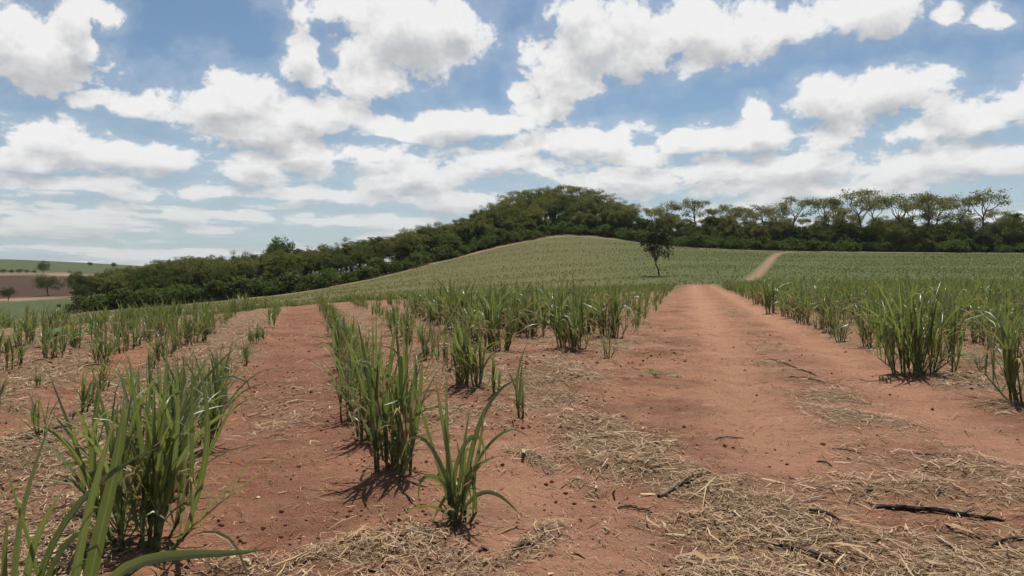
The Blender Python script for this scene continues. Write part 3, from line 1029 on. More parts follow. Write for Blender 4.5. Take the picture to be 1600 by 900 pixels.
def cane_plant(g, h=1.0, till=10, spread=0.12, droop=1.0, lean=0.16, n=7, cols=3, leaves=5, w=0.030, dry=0.12, line=0.0, linedir=0.0, basal=1):
    """leaves: list of (v, q, rib, tip, dry, tone); stalks: Acc"""
    out, st_, tubes = [], Acc(), []
    for k in range(till):
        r = spread * math.sqrt(g.uniform(0, 1))
        a = g.uniform(0, 6.28)
        off = g.uniform(-line, line)
        b = np.array([r * math.cos(a) + off * math.sin(linedir), r * math.sin(a) + off * math.cos(linedir), -0.03])
        th = abs(g.normal()) * lean + .02
        la = a + g.normal() * .5
        hs = h * g.uniform(0.62, 1.08)
        sl = hs * g.uniform(0.24, 0.40)
        top = b + np.array([math.cos(la) * math.sin(th), math.sin(la) * math.sin(th), math.cos(th)]) * sl
        tb = tube(np.stack([b, (b + top) / 2 + g.normal(size=3) * .006, top]), [0.0125, 0.0105, 0.006], 5)
        st_.add(*tb)
        tubes.append(tb)
        f0 = g.uniform(0, 6.28)
        for i in range(basal):
            ph = g.uniform(0, 6.28)
            out.append((*cane_leaf(b + (top - b) * g.uniform(.05, .5), ph, g.uniform(.15, .7), g.uniform(.6, 2.0), h * g.uniform(.22, .48), w * g.uniform(.45, .75), n, g, cols), g.random() < dry * .8,
                        float(np.clip(g.normal(.62, .2), 0, 1)), k))
        for i in range(leaves):
            s = i / max(1, leaves - 1)                      # 0 lowest/oldest, 1 the spindle
            p = b + (top - b) * (0.35 + 0.65 * s)
            ln = (hs - p[2]) * (0.95 + .25 * (1 - s)) * g.uniform(.8, 1.08)
            ph = f0 + (i % 2) * math.pi + g.normal() * .4
            a0 = th * math.cos(ph - la) + 0.05 + 0.30 * (1 - s) * g.uniform(.4, 1.2)
            bend = droop * (0.12 + 1.35 * (1 - s) * g.uniform(.15, 1.25)) * (1.0 if s < .95 else .25)
            if g.random() < .12 * droop:
                bend += g.uniform(.7, 1.5) * droop
            isdry = s < .3 and g.random() < dry * 3
            if isdry:
                bend += 1.2
                ln *= .8
            out.append((*cane_leaf(p, ph, a0, bend, max(ln, .15), w * g.uniform(.7, 1.15) * (0.75 if s == 0 else 1), n, g, cols, 1.5 + g.uniform(0, .9)), isdry,
                        float(np.clip(g.normal(.45 + .12 * (1 - s), .33), 0, 1)), k))
    st_.tubes = tubes
    return out, st_


def joined(leaves):
    gr_, dr = Acc(), Acc()
    for v, q, rib, tip, isdry, tone, _k in leaves:
        (dr if isdry else gr_).add(v, q, rib=rib, tip=tip, tone=np.full(len(v), tone))
    return gr_, dr


n_leaf = 0


def hero(u, v, label, group, seed, extra=(), **kw):
    """a near cane stool: each stalk is a part, each leaf a sub-part of its stalk"""
    global n_leaf
    g = np.random.default_rng(seed)
    x, y = G(u, v)
    z = gz(x, y)
    o = link('cane_plant', None, loc=(x, y, z))
    tag(o, label, 'cane plant', group)
    lv, st_ = cane_plant(g, **kw)
    stalks = [link('stalk', mesh_np('stalk', *(t for t in tb), mat=m_stalk, smooth=True), o) for tb in st_.tubes]
    for v_, q, rib, tip, isdry, tone, k in lv:
        me = mesh_np('leaf', v_, quads=q, mat=m_dry if isdry else m_cane, smooth=True, attrs=dict(rib=rib, tip=tip, tone=np.full(len(v_), tone)))
        link('dry_leaf' if isdry else 'leaf', me, stalks[k])
        n_leaf += 1
    for j, (w, pts) in enumerate(extra):
        # a single remembered leaf, standing in the plant at the plant's own distance
        dy = g.uniform(-.10, .10)
        yy = y + np.linspace(0, 1, len(pts)) * dy
        P = np.array([((pu - 800) / FX * yk - x, yk - y, EYE + (HV - pv) / FX * yk - z) for (pu, pv), yk in zip(pts, yy)])
        t = np.concatenate([[0], np.cumsum(np.linalg.norm(np.diff(P, axis=0), axis=1))])
        t /= t[-1]
        tt = np.linspace(0, 1, 11)
        Q = np.stack([np.polyval(np.polyfit(t, P[:, k], min(len(pts) - 1, 3)), tt) for k in range(3)], 1)
        tan = np.gradient(Q, axis=0)
        tan /= np.linalg.norm(tan, axis=1, keepdims=True)
        ref = np.array([g.normal() * .5, -1.0, g.normal() * .5 + .5])
        sv = np.cross(tan, ref)
        sv /= np.linalg.norm(sv, axis=1, keepdims=True)
        nv = np.cross(sv, tan)
        ww = np.interp(tt, PROF_T, PROF_W)[:, None] * w * .5
        V3 = np.stack([Q - sv * ww + nv * ww * .32, Q, Q + sv * ww + nv * ww * .32], 1).reshape(-1, 3)
        i = np.arange(10) * 3
        q = np.concatenate([np.stack([i, i + 1, i + 4, i + 3], 1), np.stack([i + 1, i + 2, i + 5, i + 4], 1)])
        me = mesh_np('leaf', V3, quads=q, mat=m_cane, smooth=True, attrs=dict(rib=np.tile([0., 1., 0.], 11), tip=np.repeat(tt, 3), tone=np.full(33, g.uniform(.25, .8))))
        link('leaf', me, stalks[j % len(stalks)])
        n_leaf += 1
    return x, y


RD = math.atan(ROWT)
LEFT, PATH, EDGE = 'cane plants of the left foreground row', 'cane plants right of the bare path', 'cane plants on the right track edge'
heroes = [hero(*a, **k) for a, k in [
    ((75, 1035, 'nearest cane plant, broad dark leaves cut by the bottom left corner', LEFT, 1),
     dict(h=.5, till=4, spread=.08, droop=.9, lean=.25, leaves=2, w=.034, n=8, extra=[
         (.036, [(70, 1020), (61, 895), (23, 769), (2, 700)]), (.048, [(40, 1020), (24, 900), (42, 797), (58, 715), (88, 640)]),
         (.054, [(128, 1020), (142, 900), (172, 770), (194, 612)]), (.034, [(105, 1020), (117, 900), (145, 770), (184, 640)]),
         (.036, [(60, 1000), (72, 880), (125, 785), (187, 732), (250, 698)]), (.036, [(70, 1000), (84, 885), (121, 835), (150, 828), (175, 850)]),
         (.042, [(150, 960), (190, 892), (300, 866), (415, 858)]), (.030, [(20, 1020), (8, 900), (14, 800)]), (.030, [(40, 1000), (62, 830), (100, 765)])])),
    ((225, 852, 'tall dense cane clump in the left foreground', LEFT, 2),
     dict(basal=2, dry=.18, h=1.04, till=17, spread=.17, droop=1.15, lean=.29, leaves=5, w=.029, line=.10, linedir=RD, extra=[
         (.036, [(240, 820), (254, 690), (262, 496)]), (.030, [(235, 810), (222, 700), (200, 552)]), (.026, [(260, 790), (278, 650), (272, 548)]),
         (.030, [(250, 800), (300, 690), (345, 650), (388, 640)]), (.028, [(215, 830), (165, 660), (130, 600)]), (.030, [(240, 800), (300, 620), (372, 540)])])),
    ((262, 772, 'dense arching cane clump right behind the tall left foreground clump', LEFT, 3), dict(basal=2, dry=.18, h=.92, till=16, spread=.18, droop=1.3, lean=.34, leaves=5, w=.027, line=.14, linedir=RD)),
    ((298, 708, 'arching cane clump, third along the left foreground row', LEFT, 4), dict(h=.86, till=15, spread=.17, droop=1.3, lean=.34, leaves=5, w=.026, line=.14, linedir=RD)),
    ((330, 652, 'lower cane clump, fourth along the left foreground row', LEFT, 5), dict(h=.72, till=12, spread=.15, droop=1.2, lean=.26, leaves=5, w=.025, line=.18, linedir=RD)),
    ((714, 824, 'splayed cane plant with a few drooping pale leaves, nearest right of the bare path', PATH, 6),
     dict(basal=2, h=.46, till=8, spread=.07, droop=1.2, lean=.36, leaves=3, w=.024, n=6, dry=.12, extra=[
         (.030, [(712, 800), (706, 745), (692, 660), (680, 588)]), (.026, [(708, 800), (700, 715), (699, 580)]), (.036, [(722, 795), (735, 715), (762, 640), (800, 592), (832, 588)]),
         (.032, [(718, 790), (727, 700), (737, 672), (752, 690), (760, 738)]), (.026, [(708, 790), (684, 720), (660, 678), (640, 690), (625, 722)]),
         (.028, [(706, 800), (692, 755), (672, 735), (660, 752), (656, 790)]), (.030, [(712, 810), (714, 770), (716, 752), (700, 772), (674, 820)]),
         (.024, [(706, 800), (680, 710), (644, 596)]), (.022, [(714, 800), (722, 720), (735, 634)]), (.026, [(722, 800), (748, 772), (816, 810)]),
         (.024, [(722, 800), (738, 735), (782, 712)]), (.022, [(708, 810), (670, 790), (618, 812)]), (.024, [(718, 800), (742, 730), (756, 640)]),
         (.022, [(722, 790), (760, 700), (800, 672), (832, 690)])])),
    ((612, 747, 'tall upright dark cane clump right of the bare path', PATH, 7),
     dict(basal=3, dry=.2, h=1.14, till=13, spread=.13, droop=.5, lean=.15, leaves=5, w=.030, line=.08, linedir=RD, extra=[
         (.032, [(605, 720), (606, 600), (626, 474)]), (.030, [(620, 720), (632, 600), (642, 488)]), (.028, [(598, 720), (590, 600), (588, 478)]), (.028, [(600, 720), (570, 610), (535, 515)])])),
    ((570, 694, 'cane clump just behind the tall upright one right of the bare path', PATH, 8), dict(basal=2, dry=.2, h=.88, till=11, spread=.13, droop=1.0, lean=.28, leaves=5, w=.026, line=.14, linedir=RD)),
    ((550, 657, 'cane clump with yellowing foot, third behind the tall upright one', PATH, 9), dict(h=.8, till=8, spread=.12, droop=1.0, lean=.26, leaves=5, w=.025, line=.14, linedir=RD, dry=.25)),
    ((815, 657, 'thin cane shoot standing alone in straw by the dirt track', PATH, 10), dict(h=.62, till=2, spread=.04, droop=.6, lean=.2, leaves=4, w=.028, extra=[(.034, [(812, 650), (808, 600), (824, 535)])])),
    ((720, 604, 'bushy cane clump in the straw between the upright clump and the track', PATH, 12), dict(h=.98, till=11, spread=.13, droop=.8, lean=.2, leaves=5, w=.030, line=.08, linedir=RD)),
    ((1440, 585, 'big broad cane clump standing forward at the right track edge', EDGE, 13), dict(h=1.45, till=32, spread=.36, droop=.9, lean=.33, leaves=5, w=.036, line=.14, linedir=1.57,
     extra=[(.040, [(1440, 560), (1438, 480), (1437, 412)]), (.032, [(1470, 560), (1490, 470), (1512, 440)])])),
    ((1597, 635, 'tall cane clump cut by the right picture edge', EDGE, 14), dict(h=1.25, till=10, spread=.13, droop=1.1, lean=.25, leaves=5, w=.032)),
]]

# --- the other stools: collect all, the largest in view become objects
plants = []          # x, y, height, size class, label row text, along-row key
taken = np.array(heroes)
g = np.random.default_rng(21)
for ri, o in enumerate(ROWS):
    y = 6.2
    while y < 66:
        y += g.uniform(0.30, 0.80) * (1.35 if o > 1.5 and not (3.4 < o < 7.5 and 14 < y < 26) else 1) if o > -1.2 else g.uniform(.45, 1.15) * np.interp(y, [9, 14], [1, .62])
        if o < -1.2 and g.random() < .10:
            y += g.uniform(.8, 2.2)
        x = o + ROWT * y + g.normal() * .07
        T_ = lat_trk(x, y)
        u = 800 + FX * x / y
        if T_ > -1.15 or u < -60 or np.min(np.hypot(taken[:, 0] - x, taken[:, 1] - y)) < .33:
            continue
        if o > 1.5 and y < 8.5:
            continue
        if o == -1.02 and y > 8.6 and g.random() < .55:
            continue
        if y > 20 and o < 9 and not (3.4 < o < 7.5 and y < 28) and g.random() < .45:
            continue
        if o in (3.65,) and y < 14:
            continue
        if o > 1.5 and g.random() < np.interp(y, [8, 14, 22], [.5, .25, 0]):
            continue
        if o < -1.2:
            hh = g.uniform(.26, .50) * (1.25 if g.random() < .12 else 1) * np.interp(y, [9, 14, 30], [1, 1.5, 1.5])
        elif o < 0:
            hh = g.uniform(.30, .52)
        elif o < 1:
            hh = g.uniform(.5, .82) * np.interp(y, [8, 20, 50], [1.1, .9, .75])
        else:
            hh = g.uniform(.45, .80) * np.interp(y, [10, 20, 36, 60], [1.05, 1.0, .85, .8])
            if 3.4 < o < 7.5 and 14 < y < 26:
                hh *= 1.75
        plants.append((x, y, hh, 'L', ri))
for k in range(40):                                         # rows right of the track, parallel to it
    o = 3.45 + 1.35 * k
    y = 8.0
    while y < 66:
        y += g.uniform(.8, 1.7) if k == 0 else g.uniform(.5, 1.2)
        x = o + TRKT * y + g.normal() * .12
        u = 800 + FX * x / y
        if u > 1680:
            continue
        if np.min(np.hypot(taken[:, 0] - x, taken[:, 1] - y)) < .5 or (y < 14.2 and k == 0) or (y < 13.2 and k == 1) or (y < 14 and u < 1640):
            continue
        plants.append((x, y, g.uniform(.66, 1.24) * (.85 + .3 * float(vnoise(np.array([x * .5]), np.array([y * .5]))[0])) * np.interp(y, [10, 30, 60], [1.08, 1.08, .95]), 'R', k))
plants.sort(key=lambda p: -p[2] / p[1])
N_IND = 285
ind, rest = plants[:N_IND], plants[N_IND:]

# prototypes: (kind, meshes)
PROTO = {}
for kind, cnt, hs in (('small', 7, dict(h=.55, till=4, spread=.06, droop=.8, lean=.25, leaves=4, n=5, w=.024)),
                      ('mid', 8, dict(h=.8, till=6, spread=.11, droop=.85, lean=.22, leaves=5, n=5, w=.031, dry=.2)),
                      ('tall', 8, dict(h=1.1, till=9, spread=.17, droop=.95, lean=.24, leaves=5, n=6, w=.040, dry=.2))):
    for i in range(cnt):
        gg = np.random.default_rng(500 + i + 50 * len(kind))
        lv, st_ = cane_plant(gg, **hs)
        gr_, dr = joined(lv)
        PROTO.setdefault(kind, []).append((hs['h'], st_.mesh('stalks', m_stalk, True), gr_.mesh('leaves', m_cane, True), dr.mesh('dry_leaves', m_dry, True) if dr.v else None))
nrow = {}
for p in ind:
    nrow.setdefault((p[3], p[4]), []).append(p)
left_rows = sorted({p[4] for p in ind if p[3] == 'L'}, reverse=True)
ui = 0
for (side, k), ps in nrow.items():
    ps.sort(key=lambda p: p[1])
    rank = [p[1] for p in plants if p[3] == side and p[4] == k]
    rank += [hy for hx, hy in heroes if (side == 'L' and lat_trk(hx, hy) < 0 and int(np.argmin(np.abs(np.array(ROWS) - lat_row(hx, hy)))) == k)
             or (side == 'R' and lat_trk(hx, hy) > 0 and k == 0)]
    for x, y, hh, _, _ in ps:
        i = sum(1 for r_ in rank if r_ < y)
        kind = 'small' if hh < .6 else 'mid' if hh < .9 else 'tall'
        pr = PROTO[kind][ui % len(PROTO[kind])]
        ui += 1
        o = link('cane_plant', None, loc=(x, y, gz(x, y)), rotz=(ui * 2.399) % 6.283, scale=hh / pr[0])
        link('stalks', pr[1], o)
        link('leaves', pr[2], o)
        if pr[3]:
            link('dry_leaves', pr[3], o)
        if side == 'R':
            row = '%s row right of the dirt track' % nth(k)
        else:
            row = '%s row left of the dirt track' % nth(left_rows.index(k))
        look = {'small': 'short thin', 'mid': 'knee-high', 'tall': 'tall leafy'}[kind]
        tag(o, '%s cane plant, %s from the near end, %s' % (look, nth(i), row), 'cane plant', 'young cane plants in rows on both sides of the track')
print('hero leaves', n_leaf, 'individual cane', len(ind), 'rest', len(rest))

# --- the rest of the near rows as one mass
acc_g = Acc()
LOD = []
for i in range(24):
    gg = np.random.default_rng(900 + i)
    lv, _ = cane_plant(gg, h=1.0, till=6, spread=.14, droop=.9, lean=.22, leaves=4, n=3, cols=2, w=.045, dry=0, basal=0)
    gr_, _ = joined(lv)
    LOD.append((np.concatenate(gr_.v), np.concatenate(gr_.q), np.concatenate(gr_.at['tone'])))
for i, (x, y, hh, side, _) in enumerate(rest):
    v, q, tn = LOD[i % 24]
    a = i * 2.399
    c, s = math.cos(a), math.sin(a)
    vv = np.stack([v[:, 0] * c - v[:, 1] * s, v[:, 0] * s + v[:, 1] * c, v[:, 2]], 1) * hh
    acc_g.add(vv + (x, y, gz(x, y) if y < 40 else float(land(x, y))), q, tone=np.clip(tn + g.normal() * .12, 0, 1))
o = link('cane_rows', acc_g.mesh('cane_rows', m_cane_far))
tag(o, 'dense rows of young green cane beyond the nearer plants', 'cane', kind='stuff')

# --- the far slope: low cane tufts in rows
g = np.random.default_rng(33)
fx_, fy_, fh_ = [], [], []
rowy = 58.0
while rowy < 226:
    sp_ = 0.26 + rowy * .0020
    xs = np.arange(-95 / 150 * rowy - 10, 0.74 * rowy, sp_)
    xs = xs + g.uniform(-.4, .4, len(xs)) * sp_
    ys = rowy + 2.2 * np.sin(xs * .02 + 1) + xs * .05 + g.normal(size=len(xs)) * .12
    fx_.append(xs)
    fy_.append(ys)
    rowy += 1.25 + rowy * .001
fx_, fy_ = np.concatenate(fx_), np.concatenate(fy_)
fu = 800 + FX * fx_ / fy_
keep = (fy_ < far_edge(fu) - 5.5 - 2.5 * (fu < 800)) & (fu > -40) & (fu < 1690) & (fy_ > 60)
keep &= ~((lat_trk(fx_, fy_) > -1.2) & (lat_trk(fx_, fy_) < 3.3) & (fy_ < 80))
keep &= capsule(fx_, fy_, road, 1.0) < .25
keep &= np.hypot(fx_ - lx, fy_ - 106) > 1.0
keep &= ~((fu < 130) & (fy_ > 140))
bare = fbm(fx_ * .16, fy_ - fx_ * .05, .16, 4)
keep &= g.random(len(fx_)) < np.clip(1.1 - sstep(bare, .42, .60) * .85, .1, 1) * np.interp(fy_, [60, 75, 100, 220], [1, 1, .9, .9]) * np.interp(fu, [400, 700, 900, 1100], [.75, .8, .95, 1.0])
fx_, fy_ = fx_[keep], fy_[keep]
nt = len(fx_)
fz_ = land(fx_, fy_)
NB = 4
hh = (g.uniform(.18, .38, nt) * np.interp(fy_, [60, 90, 130, 220], [1.5, 1.0, .8, .75]))
ang = g.uniform(0, 6.28, (nt, NB))
ln_ = hh[:, None] * g.uniform(.6, 1.1, (nt, NB))
outw = hh[:, None] * g.uniform(.10, .55, (nt, NB))
bw = (.030 + fy_ * .00022)[:, None] * g.uniform(.7, 1.2, (nt, NB))
bx = fx_[:, None] + np.cos(ang) * .06
by = fy_[:, None] + np.sin(ang) * .06
zb = np.repeat(fz_[:, None], NB, 1) - .03
pa = g.uniform(0, 6.28, (nt, NB))
v0 = np.stack([bx - np.cos(pa) * bw, by - np.sin(pa) * bw, zb], -1)
v1 = np.stack([bx + np.cos(pa) * bw, by + np.sin(pa) * bw, zb], -1)
v2 = np.stack([bx + np.cos(ang) * outw * .4 + np.cos(pa) * bw, by + np.sin(ang) * outw * .4 + np.sin(pa) * bw, zb + ln_ * .7], -1)
v3 = np.stack([bx + np.cos(ang) * outw, by + np.sin(ang) * outw, zb + ln_], -1)
vv = np.stack([v0, v1, v2, v3], 2).reshape(-1, 3)
fu = 800 + FX * fx_ / fy_
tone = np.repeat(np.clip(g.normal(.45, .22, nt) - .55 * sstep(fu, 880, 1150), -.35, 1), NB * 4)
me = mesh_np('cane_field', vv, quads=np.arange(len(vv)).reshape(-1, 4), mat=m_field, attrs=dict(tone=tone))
o = link('cane_field', me)
tag(o, 'low young cane covering the far slope up to the wood', 'cane', kind='stuff')
print('tufts', nt)

# ------------------------------------------------------------------ straw litter
m_straw, T = material('cane_straw')
finish(T, principled(T, T.attr('col', 'Color'), 0.75, 0.15))
g = np.random.default_rng(44)
NC = 500000
dd = 2.3 * (34 / 2.3) ** g.random(NC)
an = np.radians(g.uniform(-39, 39, NC))
sx, sy = dd * np.sin(an), dd * np.cos(an)
cov = straw_cover(sx, sy)
keep = g.random(NC) < (np.minimum(cov, .9) ** 1.3) * .36 + .036
sx, sy, dd, cov = sx[keep], sy[keep], dd[keep], cov[keep]
ns = len(sx)
sc_ = np.clip((dd / 6) ** .5, .7, 1.6)
ln_ = g.gamma(2.0, .037, ns).clip(.02, .30) * sc_
wd_ = g.uniform(.0012, .0040, ns) * sc_
ln_ = np.where((cov < .3) & (g.random(ns) < .7), ln_ * .45, ln_)
big = g.random(ns) < .03
flat_ = g.random(ns) < .05
wd_[flat_] = g.uniform(.004, .009, flat_.sum())
ln_[big] *= 1.8
wd_[big] *= 2.0
ph = g.uniform(0, 6.28, ns)
# litter combed along the windrows / rows a little
ph = np.where(g.random(ns) < .30, math.pi / 2 - RD + g.normal(size=ns) * .5, ph)
tl = g.normal(size=ns) * .12
zb = ground_z(sx, sy) + .004 + g.random(ns) ** 2 * .028 * cov
dirv = np.stack([np.cos(ph) * np.cos(tl), np.sin(ph) * np.cos(tl), np.sin(tl)], 1)
sid = np.stack([-np.sin(ph), np.cos(ph), g.normal(size=ns) * .28], 1)
cen = np.stack([sx, sy, zb + np.abs(np.sin(tl)) * ln_ * .35], 1)
bend_ = g.normal(size=ns) * .18
mid = cen + np.stack([-np.sin(ph) * bend_, np.cos(ph) * bend_, np.abs(bend_) * .4], 1) * ln_[:, None]
e0, e1 = cen - dirv * ln_[:, None] * .5, cen + dirv * ln_[:, None] * .5
w3 = sid * wd_[:, None]
vv = np.stack([e0 - w3 * .7, e0 + w3 * .7, mid - w3, mid + w3, e1 - w3 * .5, e1 + w3 * .5], 1).reshape(-1, 3)
b_ = np.arange(ns) * 6
q = np.concatenate([np.stack([b_, b_ + 1, b_ + 3, b_ + 2], 1), np.stack([b_ + 2, b_ + 3, b_ + 5, b_ + 4], 1)])
pal = np.array([(.39, .265, .148), (.33, .214, .115), (.27, .170, .090), (.43, .315, .195), (.18, .114, .070), (.29, .225, .158), (.085, .052, .035)])
ci = g.choice(len(pal), ns, p=[.21, .23, .18, .08, .14, .06, .10])
off_ = (cov < .3) & (g.random(ns) < .55)
ci = np.where(off_, g.choice([2, 4, 6], ns), ci)
colr = pal[ci] * g.uniform(.75, 1.15, (ns, 1))
me = mesh_np('straw_litter', vv, quads=q, mat=m_straw, attrs=dict(col=np.repeat(colr, 6, 0)))
o = link('straw_litter', me)
tag(o, 'dry tan cane straw strewn over the red soil in drifts', 'straw', kind='stuff')

# soil crumbs
m_clod, T = material('soil_clod')
oi = T.noise(T.n('ShaderNodeNewGeometry').outputs['Position'], 9.0, 2)
finish(T, principled(T, T.mix(oi, (0.105, 0.047, 0.029), (0.26, 0.122, 0.070)), 0.95, 0.05))
NC = 40000
dd = 2.4 * (24 / 2.4) ** g.random(NC)
an = np.radians(g.uniform(-39, 39, NC))
sx, sy = dd * np.sin(an), dd * np.cos(an)
cl = fbm(sx, sy, 1.1, 3)
Lq = lat_row(sx, sy)
rowish = np.min([np.abs(Lq - o) for o in ROWS], axis=0)
keep = g.random(NC) < sstep(cl, .45, .72) * .55 + .05 + .35 * (rowish < .3) * (lat_trk(sx, sy) < -1)
keep &= ~((np.abs(lat_trk(sx, sy) - 1.7) < 1.6) & (g.random(NC) < .7))
sx, sy, dd = sx[keep], sy[keep], dd[keep]
ns = len(sx)
sz = g.gamma(1.5, .0046, ns).clip(.002, .020) * np.clip((dd / 6) ** .4, .8, 1.6)
octa = np.array([(1, 0, 0), (-1, 0, 0), (0, 1, 0), (0, -1, 0), (0, 0, 1), (0, 0, -1)], float)
tri = np.array([(0, 2, 4), (2, 1, 4), (1, 3, 4), (3, 0, 4), (2, 0, 5), (1, 2, 5), (3, 1, 5), (0, 3, 5)])
vv = octa[None] * sz[:, None, None] * g.uniform(.6, 1.4, (ns, 6, 1)) + np.stack([sx, sy, ground_z(sx, sy) + sz * .3], 1)[:, None, :]
me = mesh_np('soil_crumbs', vv.reshape(-1, 3), tris=(tri[None] + np.arange(ns)[:, None, None] * 6).reshape(-1, 3), mat=m_clod)
o = link('soil_crumbs', me)
tag(o, 'small crumbs and clods of red soil on the path', 'soil', kind='stuff')

# ------------------------------------------------------------------ sticks and dead stalks
def stick_material(name, a, b):
    m, T = material(name)
    c = T.n('ShaderNodeTexCoord').outputs['Object']
    n_ = T.noise(T.vec('MULTIPLY', c, (40.0, 40.0, 40.0)), 1.0, 4, .7)
    finish(T, principled(T, T.mix(T.step(n_, .35, .65), a, b), .85, .15, bump(T, n_, .006)))
    return m


m_burnt = stick_material('burnt_stalk', (.012, .010, .010), (.055, .042, .036))
m_stick = stick_material('dead_stalk', (.10, .065, .042), (.27, .19, .125))
m_darkst = stick_material('dark_stalk', (.030, .022, .016), (.10, .07, .048))


def stick(p0, p1, r, mat, label, bow=.06, seed=0, lift=.02, strands=0):
    g = np.random.default_rng(seed + 77)
    a, b = np.array(G(*p0)), np.array(G(*p1))
    mid_ = (a + b) / 2
    ln = np.linalg.norm(b - a)
    n = 14
    t = np.linspace(0, 1, n)
    nrm = np.array([-(b - a)[1], (b - a)[0]]) / ln
    xy = a + (b - a) * t[:, None] + nrm * (bow * ln * 4 * t * (1 - t))[:, None] + np.cumsum(g.normal(size=(n, 2)), 0) * ln * .006
    zz = ground_z(xy[:, 0], xy[:, 1])
    zz = np.maximum(zz, np.interp(t, [0, 1], [zz[0], zz[-1]])) + r * .6 + lift * np.sin(t * 3.1) * .5
    org = np.array([*mid_, zz.mean()])
    rad = r * (1 + .22 * (np.arange(n) % 4 == 0)) * g.uniform(.8, 1.15, n) * np.interp(t, [0, .06, .85, 1], [.6, 1, .85, .35])
    acc = Acc()
    acc.add(*tube(np.column_stack([xy, zz]) - org, rad, 7))
    o = link('stick', acc.mesh('stick', mat, True), loc=org)
    tag(o, label, 'stick')
    for k in range(strands):
        i0, i1 = sorted(g.choice(np.arange(1, n - 1), 2, replace=False))
        if i1 - i0 < 4:
            i0, i1 = 2, 10
        c = np.column_stack([xy, zz])[i0:i1 + 1] - org
        c = c + nrm_off(nrm, g.uniform(-1.6, 1.6) * r) + (0, 0, g.uniform(.3, .9) * r)
        c[-1] += np.array([*(nrm * g.normal() * r * 3), r * 2])
        a2 = Acc()
        a2.add(*tube(c, np.linspace(r * .5, r * .2, len(c)), 5))
        link('splinter', a2.mesh('splinter', mat, True), o)
    return o


def nrm_off(n2, k):
    return np.array([n2[0] * k, n2[1] * k, 0.0])


stick((1370, 792), (1568, 816), .014, m_burnt, 'long charred black stalk lying on the straw at lower right', .02, 1, .02, 4)
stick((1028, 780), (1104, 742), .016, m_stick, 'grey-brown curved stalk on the straw drift in the track', -.05, 2, .03, 1)
stick((1262, 803), (1314, 814), .011, m_burnt, 'short charred piece on bare soil between the straw drifts', .05, 3)
stick((1205, 850), (1312, 880), .010, m_darkst, 'dark bent stalk along the front of the straw drift', .06, 4, .02, 2)
stick((1540, 852), (1625, 838), .010, m_darkst, 'dark stalk cut by the lower right picture edge', .02, 5)
stick((1300, 703), (1345, 708), .006, m_darkst, 'thin dark stalk at the upper end of the right straw drift', .03, 6)
stick((1430, 716), (1508, 726), .006, m_darkst, 'long thin dark stalk across the right straw drift', .02, 7)
stick((1198, 564), (1275, 588), .012, m_darkst, 'upper of two dark stalks lying on the middle of the track', .02, 8)
stick((1232, 590), (1290, 599), .010, m_darkst, 'lower of two dark stalks lying on the middle of the track', .02, 9)
stick((1276, 724), (1300, 732), .008, m_darkst, 'short dark twig alone on the bare wheel rut', .08, 10)
stick((1118, 692), (1160, 682), .007, m_stick, 'small brown twig on bare soil beside the straw drift', .04, 11)
stick((905, 693), (950, 688), .009, m_stick, 'pale broken stalk at the upper edge of the straw drift', .03, 12)
stick((962, 795), (1018, 799), .009, m_stick, 'broken stalk in the small straw patch on the red soil', .04, 13, .02, 2)
stick((800, 866), (845, 858), .010, m_darkst, 'dark twig in the straw tuft at bottom centre', .05, 14)
stick((60, 690), (128, 672), .014, m_darkst, 'dark stalk in the straw left of the foreground cane', .03, 15, .03, 1)

# ------------------------------------------------------------------ weeds
m_weed = leaf_material('weed_leaf', (0.05, 0.11, 0.02), (0.10, 0.19, 0.035), (0.2, 0.32, 0.03), .5, .3, .3, .2)


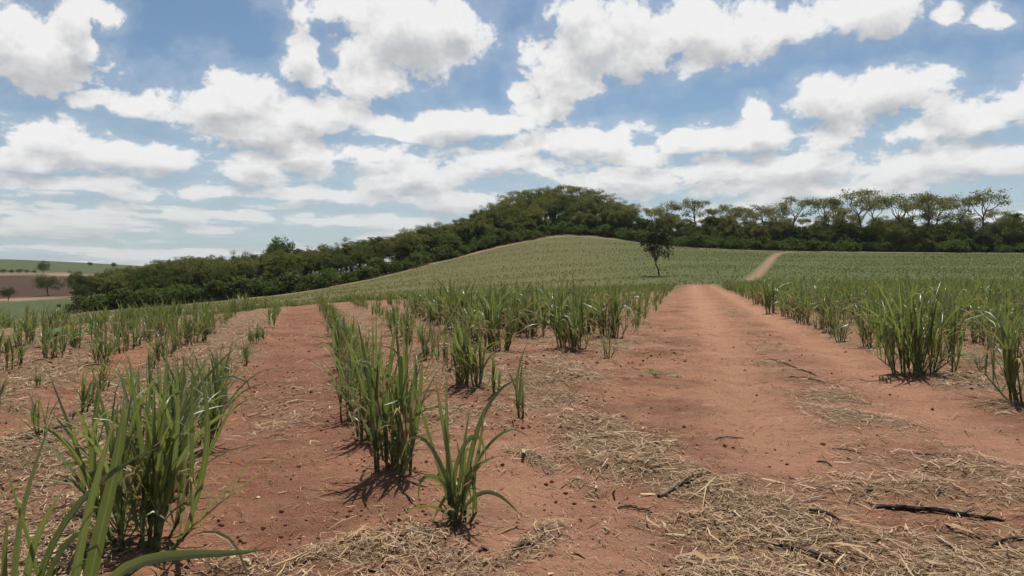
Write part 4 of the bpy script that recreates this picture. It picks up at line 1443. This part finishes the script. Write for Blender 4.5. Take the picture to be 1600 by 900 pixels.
def weed(u, v, label, n=16, r=.16, h=.22, seed=0):
    g = np.random.default_rng(seed + 3)
    x, y = G(u, v)
    o = link('weed', None, loc=(x, y, gz(x, y)))
    st_ = Acc()
    tag(o, label, 'weed')
    for i in range(n):
        a = i * 2.4 + g.normal() * .2
        rr_, hz = r * g.uniform(.4, 1), h * g.uniform(.3, 1)
        tip = np.array([math.cos(a) * rr_, math.sin(a) * rr_, hz])
        st_.add(*tube(np.stack([(0, 0, -.01), tip * (.45, .45, .7), tip]), [.005, .004, .002], 4))
        s = g.uniform(.05, .085) * r / .16
        f = np.array([math.cos(a), math.sin(a), g.uniform(-.5, .1)])
        l_ = np.array([-math.sin(a), math.cos(a), g.normal() * .2])
        vv = np.stack([tip, tip + f * s * .5 - l_ * s * .42, tip + f * s * 1.4, tip + f * s * .5 + l_ * s * .42, tip + f * s * .6 + (0, 0, .01)])
        me = mesh_np('leaf', vv, tris=np.array([(0, 1, 4), (1, 2, 4), (2, 3, 4), (3, 0, 4)]), mat=m_weed, attrs=dict(tone=np.full(5, g.random())))
        link('leaf', me, o)
    link('stem', st_.mesh('stem', m_stalk), o)


weed(112, 540, 'low broad-leaved green weed among the small cane at left', 22, .42, .42, 1)
weed(1530, 582, 'small pale green weed beside the big clump at the right', 12, .30, .28, 2)
weed(1025, 586, 'flat green weed patch on the left side of the track', 10, .22, .08, 3)

# ------------------------------------------------------------------ thin summer haze
hz, T = material('haze_air')
pv = T.n('ShaderNodeVolumePrincipled')
pv.inputs['Color'].default_value = (0.82, 0.88, 0.95, 1)
pv.inputs['Density'].default_value = 0.00005
pv.inputs['Anisotropy'].default_value = 0.2
T.put(T.n('ShaderNodeOutputMaterial').inputs['Volume'], pv.outputs[0])
xx, yy = 4100.0, 4100.0
vb = np.array([(sx_ * xx, sy_ * yy, zz_) for zz_ in (-40.0, 60.0) for sx_, sy_ in ((-1, -1), (1, -1), (1, 1), (-1, 1))])
qb = np.array([(3, 2, 1, 0), (4, 5, 6, 7), (0, 1, 5, 4), (1, 2, 6, 5), (2, 3, 7, 6), (3, 0, 4, 7)])
o = link('haze', mesh_np('haze', vb, quads=qb, mat=hz))
o['kind'] = 'stuff'
o['label'] = 'thin pale haze over the fields'
